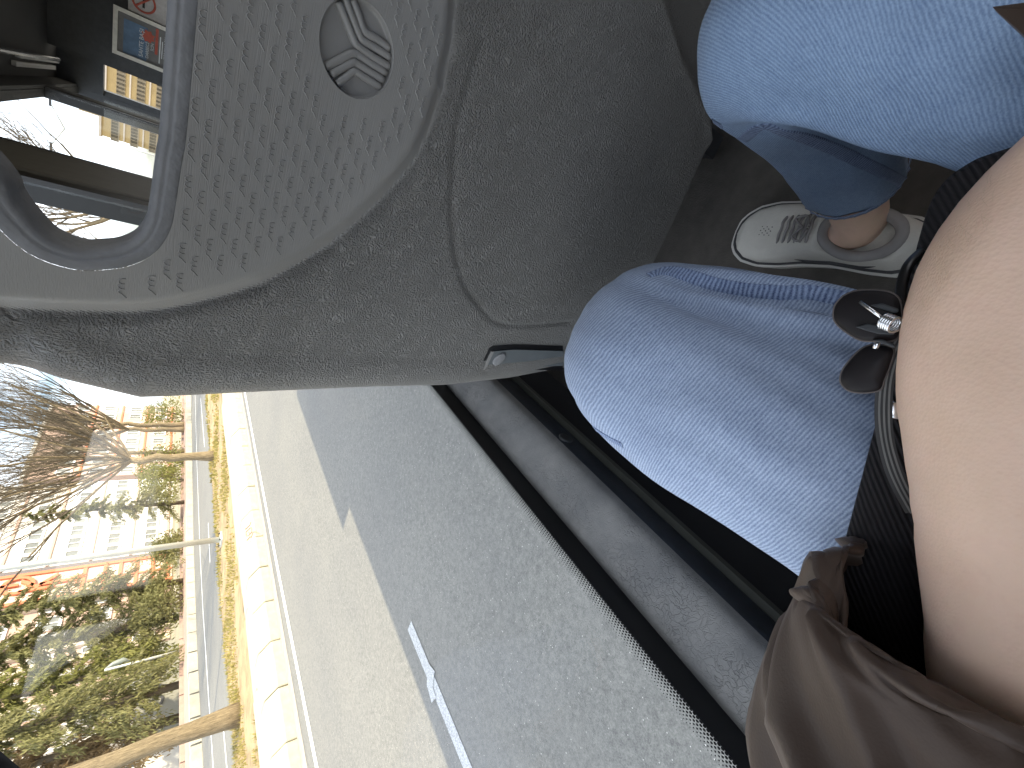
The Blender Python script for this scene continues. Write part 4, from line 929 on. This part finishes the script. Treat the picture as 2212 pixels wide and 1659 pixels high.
mm = MB(); cc = ((sx0 + sx1) / 2, PY - .004, sz1 - .10); P = [(cc[0] + .075 * math.cos(q), cc[1], cc[2] + .075 * math.sin(q)) for q in np.linspace(0, 6.2832, 26)]; mm.tube(P, .008, 5, False); mm.tube([(cc[0] - .05, cc[1], cc[2] + .05), (cc[0] + .05, cc[1], cc[2] - .05)], .008, 5); mm.build("ban_ring", M_RED, sg, True)
MB().box(cc[0] - .045, cc[0] + .045, PY - .006, PY - .003, cc[2] - .008, cc[2] + .008).build("cigarette", M_BLACK, sg)
rs = thing("round_sticker", "round teal sticker at the top edge of the photograph near the poster", "sign"); cc = (sx1 + .17, PY - .002, sz0 + .02)
mm = MB(); mm.tube([(cc[0], PY + .045, cc[2]), (cc[0], PY - .004, cc[2])], .15, 32); mm.build("disc", M_TEAL, rs)
for k in range(3): MB().box(cc[0] - .10 + k * .02, cc[0] + .10 - k * .02, PY - .007, PY - .005, cc[2] + .05 - k * .05, cc[2] + .062 - k * .05).build("print_line", M_BLACK, rs)

# ================================================================== TREES
def branch_tree(seed, trunk_h, trunk_r, spread, levels, n0, leaf_n=0, up=.55, twig_len=1.0, len_=1.0, thin=1.0):
    r = random.Random(seed); tk = MB(); cr = MB()
    pts = [Vector((0, 0, -.1))]; p = Vector((0, 0, 0)); 
    for i in range(7): pts.append(Vector((r.uniform(-.03, .03) * i * trunk_r * 4, r.uniform(-.03, .03) * i * trunk_r * 4, trunk_h * (i + .5) / 6.5)))
    tk.tube(pts, [trunk_r * (1.35 if i == 0 else 1.12 if i == 1 else 1 - .05 * i) for i in range(8)], 12)
    top = pts[-1]; tips = []
    def grow(p, d, L, rad, lv):
        n = 4; q = [p]; dd = d
        for i in range(n):
            dd = (dd + Vector((r.gauss(0, .13), r.gauss(0, .13), r.gauss(.05, .08)))).normalized(); q.append(q[-1] + dd * L / n)
        (tk if lv == 0 else cr).tube(q, [rad * (1 - .5 * i / n) for i in range(n + 1)], 6 if lv == 0 else (4 if lv == 1 else 3), False)
        if lv >= levels: tips.append(q[-1]); return
        k = r.randint(3, 5) if lv == 0 else r.randint(3, 4)
        for i in range(k):
            at = q[r.randint(1, n)]; a = r.uniform(0, 6.28); nd = (dd + Vector((math.cos(a), math.sin(a), r.uniform(-.1, .5))) * r.uniform(.35, .75) * spread).normalized(); grow(at, nd, L * r.uniform(.55, .85) * (twig_len if lv > 0 else 1), rad * .50, lv + 1)
    for i in range(n0):
        a = i * 6.2832 / n0 + r.uniform(-.4, .4); el = r.uniform(up - .25, up + .45); grow(top + Vector((0, 0, r.uniform(-.25, .05) * trunk_h * .3)), Vector((math.cos(a) * math.cos(el), math.sin(a) * math.cos(el), math.sin(el))), trunk_h * len_ * r.uniform(.55, .95), trunk_r * .42 * thin, 0)
    return tk, cr, tips
def leaves(pts, n, size, seed, droop=0.0, mbx=None):
    r = random.Random(seed); v = []; f = []
    for p in pts:
        for k in range(n):
            c = p + Vector((r.gauss(0, 1), r.gauss(0, 1), r.gauss(0, 1))) * size * 2.0; a = Vector((r.gauss(0, 1), r.gauss(0, 1), r.gauss(-droop, .8))).normalized() * size; b = a.orthogonal().normalized() * size * .45
            i = len(v); v += [tuple(c - a), tuple(c + b), tuple(c + a), tuple(c - b)]; f.append((i, i + 1, i + 2, i + 3))
    return v, f
def put_tree(name, label, cat, group, loc, tk, cr, mt, mc, lv=None, ml=None):
    o = thing(name, label, cat, group, loc); a = tk.build("trunk", mt, o, True); b = cr.build("crown", mc, o, True)
    if lv: mesh("leaves", lv[0], lv[1], ml, o, False)
    return o
tree_g = "bare street trees"
T1 = onz(463, 985, GZ + .285)
tk, cr, tips = branch_tree(11, 2.2, .15, .56, 4, 18, up=.75, len_=1.7, thin=.6)
t1 = put_tree("bare_tree", "bare tree with a wide fan of brown twigs on the grass strip", "tree", tree_g, tuple(T1), tk, cr, M_BARK, M_TWIG)
T2 = onz(515, 1543, GZ + .285)
tk, cr, tips = branch_tree(23, 3.2, .17, .75, 3, 7, up=.6)
t2 = put_tree("rough_tree", "thick rough-barked tree trunk nearest the bus with brown dry leaves above", "tree", tree_g, tuple(T2), tk, cr, M_BARK, M_TWIG, leaves(tips, 7, .075, 4), M_DRYLEAF)
tk, cr, tips = branch_tree(31, 2.6, .14, .6, 4, 8, up=.85, len_=1.2)
t3 = put_tree("bare_tree", "bare tree behind the fan-shaped one at the far side of the second road", "tree", tree_g, tuple(onz(398, 975, GZ + .3)), tk, cr, M_BARK, M_TWIG); t3.scale = (1.25,) * 3
lbls = [((398, 918), "bare tree close to the seat edge with a forked trunk across the second road", 1.5), ((398, 928), "thin bare tree beside the forked one across the second road", 1.3)]
for (px, lb, s_) in lbls:
    c = copy_tree(t3); c.location = tuple(onz(px[0], px[1], GZ + .3)); c.rotation_euler = (0, 0, rnd.uniform(0, 6)); c.scale = (s_,) * 3; c["label"] = lb
c = copy_tree(t3); c.location = (-9.3, 40, GZ); c.scale = (1.9,) * 3; c["label"] = "sunlit golden bare tree seen through the lower corner of the grab hole"
c = copy_tree(t1); c.location = (-10.9, 30, GZ + .28); c.scale = (1.15,) * 3; c["label"] = "bare tree on the grass strip farther along, behind the seat edge"
# conifers with hanging sprays
def conifer(seed, h, rad, droop=.75, base=.10, nb=46):
    r = random.Random(seed); tk = MB(); tk.tube([(0, 0, -.1), (r.uniform(-.1, .1), r.uniform(-.1, .1), h * .5), (r.uniform(-.2, .2), r.uniform(-.2, .2), h)], [h * .018, h * .012, .01], 8)
    v = []; f = []
    nb = int(nb * 1.5)
    for i in range(nb):
        z = h * (base + (1 - base) * (i + r.random()) / nb); L = rad * (1 - (z / h)) ** .75 * r.uniform(.55, 1.15) + .15; a = r.uniform(0, 6.28); q = [Vector((0, 0, z))]; d = Vector((math.cos(a), math.sin(a), .25))
        for k in range(5): d = (d + Vector((0, 0, -droop * .28)) + Vector((r.gauss(0, .09), r.gauss(0, .09), 0))); d.normalize(); q.append(q[-1] + d * L / 5)
        tk.tube(q, [.03, .024, .018, .012, .008, .004], 4, False)
        for k in range(1, 6):
            for m_ in range(44):
                c = q[k] + (q[k - 1] - q[k]) * r.random() + Vector((r.gauss(0, .10), r.gauss(0, .10), r.gauss(-.02, .07))) * L * .75
                s_ = r.uniform(.026, .06) * (h / 7); ax = (d * r.uniform(.2, 1) + Vector((r.gauss(0, .5), r.gauss(0, .5), -droop * r.random()))).normalized() * s_ * 1.7; bx_ = ax.orthogonal().normalized(); bx_.rotate(Matrix.Rotation(r.random() * 6, 3, ax)); bx_ *= s_ * .42
                j = len(v); v += [tuple(c - ax), tuple(c + bx_), tuple(c + ax), tuple(c - bx_)]; f.append((j, j + 1, j + 2, j + 3))
    return tk, v, f
cg = "conifers across the second road"
def put_con(seed, px, back, h, rad, label, mat=None, droop=.75, nb=46):
    tk, v, f = conifer(seed, h, rad, droop, nb=nb); p = onz(px[0], px[1], GZ + .3); k = back; o = thing("conifer", label, "tree", cg, (p[0] * k, p[1] * k, GZ + .2)); tk.build("trunk", M_TWIG, o, True); mesh("crown", v, f, mat or M_NEEDLE, o, False); return o
put_con(1, (398, 1085), 1.00, 7.0, 1.5, "slim conifer just to the right of the fan-shaped bare tree", nb=44)
put_con(2, (398, 1255), 1.04, 8.6, 2.0, "dark green conifer in front of the orange framed sign band", nb=60)
put_con(3, (398, 1330), 1.10, 10.0, 2.3, "tall conifer behind the short street lamp", nb=66)
put_con(4, (400, 1405), 1.16, 9.5, 2.2, "conifer with yellow green hanging sprays beside the short street lamp", M_SHRUB, 1.0, nb=66)
put_con(5, (402, 1475), 1.12, 9.5, 2.2, "drooping conifer above the grey wall with letters", M_NEEDLE, 1.1, nb=66)
put_con(6, (404, 1545), 1.25, 11.5, 2.4, "brownish conifer left of the rough trunk", M_DRYLEAF, .9, nb=60)
# rounded shrubs along the far pavement
def shrub(seed, px, k, rad, hgt, label, mat):
    r = random.Random(seed); p = onz(px[0], px[1], GZ + .3); o = thing("shrub", label, "shrub", "shrubs along the far pavement", (p[0] * k, p[1] * k, GZ + .28)); pts = []
    for i in range(130):
        a, e, q = r.uniform(0, 6.28), r.random(), r.random() ** .4; pts.append(Vector((math.cos(a) * rad * q * (1 - .5 * e ** 2), math.sin(a) * rad * q * (1 - .5 * e ** 2), hgt * (.12 + .88 * e))))
    v, f = leaves(pts, 14, .085, seed + 50); mesh("foliage", v, f, mat, o, False); tk = MB()
    for i in range(6): tk.tube([(0, 0, -.1), tuple(pts[i] * .5), tuple(pts[i])], [.03, .02, .01], 4, False)
    tk.build("stem", M_TWIG, o, True); return o
shrub(1, (398, 900), 1.02, 1.5, 2.4, "yellow green shrub closest to the seat edge", M_SHRUB)
shrub(2, (398, 1000), 1.03, 1.5, 2.5, "yellow green shrub behind the fan-shaped tree trunk", M_SHRUB)
shrub(3, (398, 1038), 1.02, 1.4, 2.2, "dense green shrub right of the fan-shaped tree trunk", M_SHRUB)
shrub(4, (398, 1180), 1.06, 1.0, 1.3, "low dark shrub behind the foot of the tall lamp post", M_NEEDLE)
shrub(5, (399, 1290), 1.05, 1.1, 1.5, "low green shrub under the tall conifers", M_NEEDLE)

# ================================================================== POSTS
def lamp_post(px, h, r0, label, arm=None, name="lamp_post"):
    p = onz(px[0], px[1], GZ + .285); o = thing(name, label, "lamp post", None, tuple(p)); mm = MB(); mm.tube([(0, 0, -.05), (0, 0, h * .5), (0, 0, h)], [r0, r0 * .85, r0 * .65], 12); mm.build("pole", M_POLE, o, True)
    MB().box(-r0 * 2, r0 * 2, -r0 * 2, r0 * 2, -.02, .03).build("base_plate", M_POLE, o)
    for (x, y) in ((-1, -1), (1, -1), (1, 1), (-1, 1)):
        MB().box(x * r0 * 1.5 - .015, x * r0 * 1.5 + .015, y * r0 * 1.5 - .015, y * r0 * 1.5 + .015, .031, .07).build("bolt", M_LINE, o)
    return o
lp = lamp_post((478, 1165), 9.0, .075, "tall pale lamp post standing on the grass strip")
mm = MB(); mm.tube(catmull([(0, 0, 8.9), (.3, 0, 9.3), (1.2, 0, 9.5), (2.0, 0, 9.5)], 14), .04, 8); mm.build("arm", M_POLE, lp, True); bevel(MB().box(1.7, 2.4, -.12, .12, 9.42, 9.52).build("lamp_head", M_DARK, lp), .03)
p2 = onz(395, 1405, GZ + .3)
kk = 1.03; tp = onx(225, 1450, p2[0] * kk); o = thing("lamp_post", "short slender street lamp with a leaf-shaped head across the second road", "lamp post", None, (p2[0] * kk, p2[1] * kk, GZ + .3)); hh = tp[2] - (GZ + .3)
mm = MB(); mm.tube([(0, 0, -.05), (0, 0, hh)], [.075, .05], 10); mm.build("pole", M_POLE, o, True)
mm = MB(); mm.tube([(0.05, .12, hh * .68), (.05, .22, hh * .78), (.05, .16, hh * .9), (0.03, .05, hh * .99)], [.02, .13, .10, .02], 8); mm.build("lamp_head", plain("grey green lamp glass", (.25, .28, .26), .4), o, True)
o = thing("lamp_post", "far double-armed street lamp seen against the sky through the grab hole", "lamp post", None, (-7.6, 60, GZ)); mm = MB(); mm.tube([(0, 0, 0), (0, 0, 10.3)], [.11, .07], 8); mm.build("pole", M_POLE, o, True)
for sg_ in (-1, 1): mm = MB(); mm.tube([(0, 0, 10.2), (sg_ * 1.6, 0, 11.0)], [.07, .05], 6); mm.build("arm", M_POLE, o, True); MB().box(min(sg_ * 1.5, sg_ * 2.2), max(sg_ * 1.5, sg_ * 2.2), -.12, .12, 11.0, 11.15).build("lamp_head", M_DARK, o)

# ================================================================== WALLS AND BUILDINGS
BXW = -33.0
def wallpx(pxs, X): return [onx(a, b, X) for a, b in pxs]
gw = thing("grey_wall", "grey wall with dark letters SIV half hidden by the conifers", "wall")
a = onx(330, 1455, -31.0); b = onx(395, 1585, -31.0); y0, y1 = onx(398, 1600, -31.0)[1], onx(398, 1375, -31.0)[1]; ztop = onx(293, 1480, -31.0)[2]
MB().box(-31.3, -31.0, y0, y1, GZ - .1, ztop).build("panel", M_GREYW, gw)
zlet = onx(312, 1512, -31.0)
for ch, px in (("S", (331, 1516)), ("I", (333, 1497)), ("V", (337, 1486))):
    q = onx(px[0], px[1], -31.0); M = Matrix.Translation((-30.97, q[1], q[2])) @ Matrix.Rotation(math.pi / 2, 4, 'Z') @ Matrix.Rotation(math.pi / 2, 4, 'X'); text_mesh("letter", ch, M_LINE, gw, 1.55, M, .02)
wp = thing("white_panel_wall", "plain glaring white wall panel between the grey wall and the rough trunk", "wall")
y2 = onx(398, 1700, -30.5)[1]; MB().box(-30.8, -30.5, y2, y0 + .4, GZ - .1, onx(305, 1600, -30.5)[2]).build("panel", M_WHITEW, wp); MB().box(-30.82, -30.48, y2, y0 + .42, onx(305, 1600, -30.5)[2], onx(300, 1600, -30.5)[2]).build("coping", M_POLE, wp)
lw = thing("low_wall", "low reddish wall along the back of the far pavement", "wall")
for i in range(24):
    y = 2 + i * 3.0; x0, x1 = X_FK(y) - 2.5, X_FK(y + 3) - 2.5; mm = MB(); mm.add([(x0, y, GZ), (x1, y + 2.96, GZ), (x1 - .2, y + 2.96, GZ), (x0 - .2, y, GZ), (x0, y, GZ + .42), (x1, y + 2.96, GZ + .42), (x1 - .2, y + 2.96, GZ + .42), (x0 - .2, y, GZ + .42)], [(3, 2, 1, 0), (4, 5, 6, 7), (0, 1, 5, 4), (1, 2, 6, 5), (2, 3, 7, 6), (3, 0, 4, 7)]); mm.build("wall_section", M_PAVE, lw)
WME = {}
def window(parent, X, y, z, w, h, mat=M_WIN, axis='x', fm=None):
    k = (round(w, 2), round(h, 2), axis, mat.name)
    if k not in WME:
        fmB = MB(); t = .07
        for (a0, a1, b0, b1) in ((-w / 2, w / 2, h / 2 - t, h / 2), (-w / 2, w / 2, -h / 2, -h / 2 + t), (-w / 2, -w / 2 + t, -h / 2 + t, h / 2 - t), (w / 2 - t, w / 2, -h / 2 + t, h / 2 - t), (-.03, .03, -h / 2 + t, h / 2 - t), (-w / 2, w / 2, -h / 2 - .12, -h / 2 - .02)):
            fmB.box(0, .10, a0, a1, b0, b1) if axis == 'x' else fmB.box(a0, a1, -.10, 0, b0, b1)
        pb = MB(); pb.box(.0, .03, -w / 2 + t, w / 2 - t, -h / 2 + t, h / 2 - t) if axis == 'x' else pb.box(-w / 2 + t, w / 2 - t, -.03, 0, -h / 2 + t, h / 2 - t)
        f_ = fmB.build("window", fm or M_FRAMEW, parent); p_ = pb.build("pane", mat, f_); WME[k] = (f_.data, p_.data)
    else:
        f_ = bpy.data.objects.new("window", WME[k][0]); link(f_, parent); p_ = bpy.data.objects.new("pane", WME[k][1]); link(p_, f_)
    f_.location = (X, y, z) if axis == 'x' else (X, y, z); return f_
def block(name, label, X, depth, y0, y1, h, mat, nwy, floors, z0=GZ + 1.2, win=(1.3, 1.35), bands=None):
    o = thing(name, label, "building"); MB().box(X - depth, X, y0, y1, GZ - .2, GZ + h).build("wall", mat, o); MB().box(X - depth - .3, X + .3, y0 - .3, y1 + .3, GZ + h, GZ + h + .35).build("roof", M_WHITEW, o)
    for fl in range(floors):
        for k in range(nwy): window(o, X + .005, y0 + (y1 - y0) * (k + .5) / nwy, z0 + fl * 3.0 + .6, *win)
        if bands: MB().box(X, X + .12, y0, y1, z0 + fl * 3.0 - .95, z0 + fl * 3.0 - .75).build("floor_band", bands, o)
    return o
BX = -42.0
yA0, yA1 = onx(390, 1470, BX)[1], onx(390, 1245, BX)[1]
A = block("apartment_building", "pale pink apartment block with stacked windows behind the conifers", BX, 10, yA0, yA1, 24, M_PINK, 6, 7, bands=None)
for px in (1322, 1400): 
    yy = onx(390, px, BX)[1]; mm = MB(); mm.tube([(BX + .35, yy, GZ), (BX + .35, yy, GZ + 24)], .28, 14); mm.build("pipe", M_WHITEW, A, True)
for px in (1262, 1345, 1372, 1440): yy = onx(390, px, BX)[1]; MB().box(BX, BX + .35, yy - .25, yy + .25, GZ, GZ + 24).build("pilaster", M_CREAM, A)
# the orange framed sign band standing up the corner of the block
BS = BX + .9; ys0, ys1 = onx(390, 1246, BS)[1], onx(390, 1196, BS)[1]; zt = 22.0
sg2 = thing("sign_tower", "tall orange framed sign band with stacked letters on the pink block", "sign", None)
MB().box(BS - .85, BS, ys0, ys1, GZ, GZ + zt).build("panel", plain("pale peach panel", (.66, .48, .38), .8, var=.04), sg2)
for yy in (ys0, ys1): MB().box(BS - .02, BS + .16, yy - .14, yy + .14, GZ, GZ + zt).build("frame_bar", M_ORANGE, sg2)
ym = .5 * (ys0 + ys1)
for px in (188, 230, 262, 296, 330, 362): zz_ = onx(px, 1215, BS)[2]; MB().box(BS + .0, BS + .13, ys0 + .14, ys1 - .14, zz_ - .13, zz_ + .13).build("frame_bar", M_ORANGE, sg2)
MB().box(BS, BS + .10, ym - .3, ym - .1, GZ, onx(190, 1215, BS)[2] - .2).build("frame_bar", M_ORANGE, sg2)
f2 = lambda x, y: (x / 4.608 * .54861, (2150 + y / 4.608) * .54861)
for ch, c_, sc_ in (("I", (20, 760), 2.7), ("O", (360, 720), 2.5), ("K", (740, 680), 2.7), ("I", (1110, 640), 2.9)):
    q = onx(*f2(*c_), BS + .12); M = Matrix.Translation((BS + .12, q[1], q[2])) @ Matrix.Rotation(math.pi / 2, 4, 'Z') @ Matrix.Rotation(math.pi / 2, 4, 'X') @ Matrix.Diagonal((1.0, 1.15, 1, 1)); text_mesh("letter", ch, M_ORANGE, sg2, sc_, M, .10)
q = onx(*f2(1400, 590), BS + .12); mm = MB(); mm.tube([(BS + .15, q[1] - .7, q[2]), (BS + .15, q[1] + .1, q[2])], [.12, .09], 6)
for k in range(7): a_ = k * math.pi / 6 - math.pi * .5 + math.pi / 2; mm.tube([(BS + .15, q[1] + .1, q[2]), (BS + .15, q[1] + .1 + .5 * math.sin(a_ - .0) * .9, q[2] + .62 * math.cos(a_))], [.11, .03], 5)
mm.build("palm_emblem", M_ORANGE, sg2)
# neighbours of the block
B = block("apartment_building", "glaring white block with narrow window slits behind the fan-shaped bare tree", BX - 3, 10, onx(390, 1185, BX - 3)[1], onx(390, 1030, BX - 3)[1], 16, M_WHITEW, 7, 5, win=(1.5, 1.0), bands=M_PINK)
C_ = block("apartment_building", "low cream house with an orange roof edge half hidden by the bare trees", BX - 6, 10, onx(390, 1020, BX - 6)[1], onx(390, 880, BX - 6)[1], 14, M_PINK, 8, 4, bands=M_ORANGE)
yD0, yD1 = onx(390, 1700, BX)[1], onx(390, 1480, BX)[1]
D = block("apartment_building", "cream block with pale upright fins behind the rough tree trunk", BX - 1, 10, yD0, yD1, 17, M_CREAM, 9, 5, win=(.9, 1.5))
for k in range(10): yy = yD0 + (yD1 - yD0) * k / 9; MB().box(BX - 1, BX - .45, yy - .14, yy + .14, GZ, GZ + 17).build("fin", M_WHITEW, D)
# buildings straight ahead, seen through the grab hole
def tower(name, label, x0, x1, y, depth, h, mat, nx_, nf, top=0):
    o = thing(name, label, "building"); MB().box(x0, x1, y, y + depth, GZ - .2, GZ + h).build("wall", mat, o); MB().box(x0 - .3, x1 + .3, y - .3, y + depth + .3, GZ + h, GZ + h + .4).build("roof", M_CREAM, o)
    for fl in range(nf):
        for k in range(nx_): window(o, x0 + (x1 - x0) * (k + .5) / nx_, y - .005, GZ + h - 2.0 - fl * 3.0, 1.3, 1.2, M_WINT, 'y', M_FRAMET)
        MB().box(x0, x1, y - .14, y, GZ + h - 3.55 - fl * 3.0, GZ + h - 3.3 - fl * 3.0).build("floor_band", M_CREAM, o)
    if top: MB().box(x0 + (x1 - x0) * .5, x1 - 1, y + 1, y + 6, GZ + h + .4, GZ + h + .4 + top).build("roof_house", M_TAN, o)
    return o
q0 = ony(212, 290, 130); q1 = ony(205, 222, 130); tower("tan_building", "long tan tower block with rows of windows seen through the grab hole", q0[0], q1[0] + 1, 130, 14, q1[2] - GZ - 1, M_TAN, 11, 7, 3)
q0 = ony(220, 222, 128); q1 = ony(215, 165, 128); tower("tan_building", "yellow brick block between the two pillars nearer the front of the bus", q0[0] + 1.5, q1[0] + 6, 128, 14, q1[2] - GZ - 1, M_TAN, 12, 7, 0)

# ================================================================== lift everything so that the road is z = 0
for o in list(bpy.data.objects):
    if o.parent is None and o.type in ('MESH', 'EMPTY'):
        if o.type == 'EMPTY' and o.get("kind") != "structure" and tuple(o.location) == (0, 0, 0):
            ch = [c for c in bpy.data.objects if c.parent == o]; pts = []
            for c in ch:
                if c.type == 'MESH': pts += [c.matrix_basis @ Vector(b) for b in c.bound_box]
            if pts:
                base = Vector((sum(p.x for p in pts) / len(pts), sum(p.y for p in pts) / len(pts), min(p.z for p in pts)))
                for c in ch: c.location = c.location - base
                o.location = base
        o.location.z += EYE
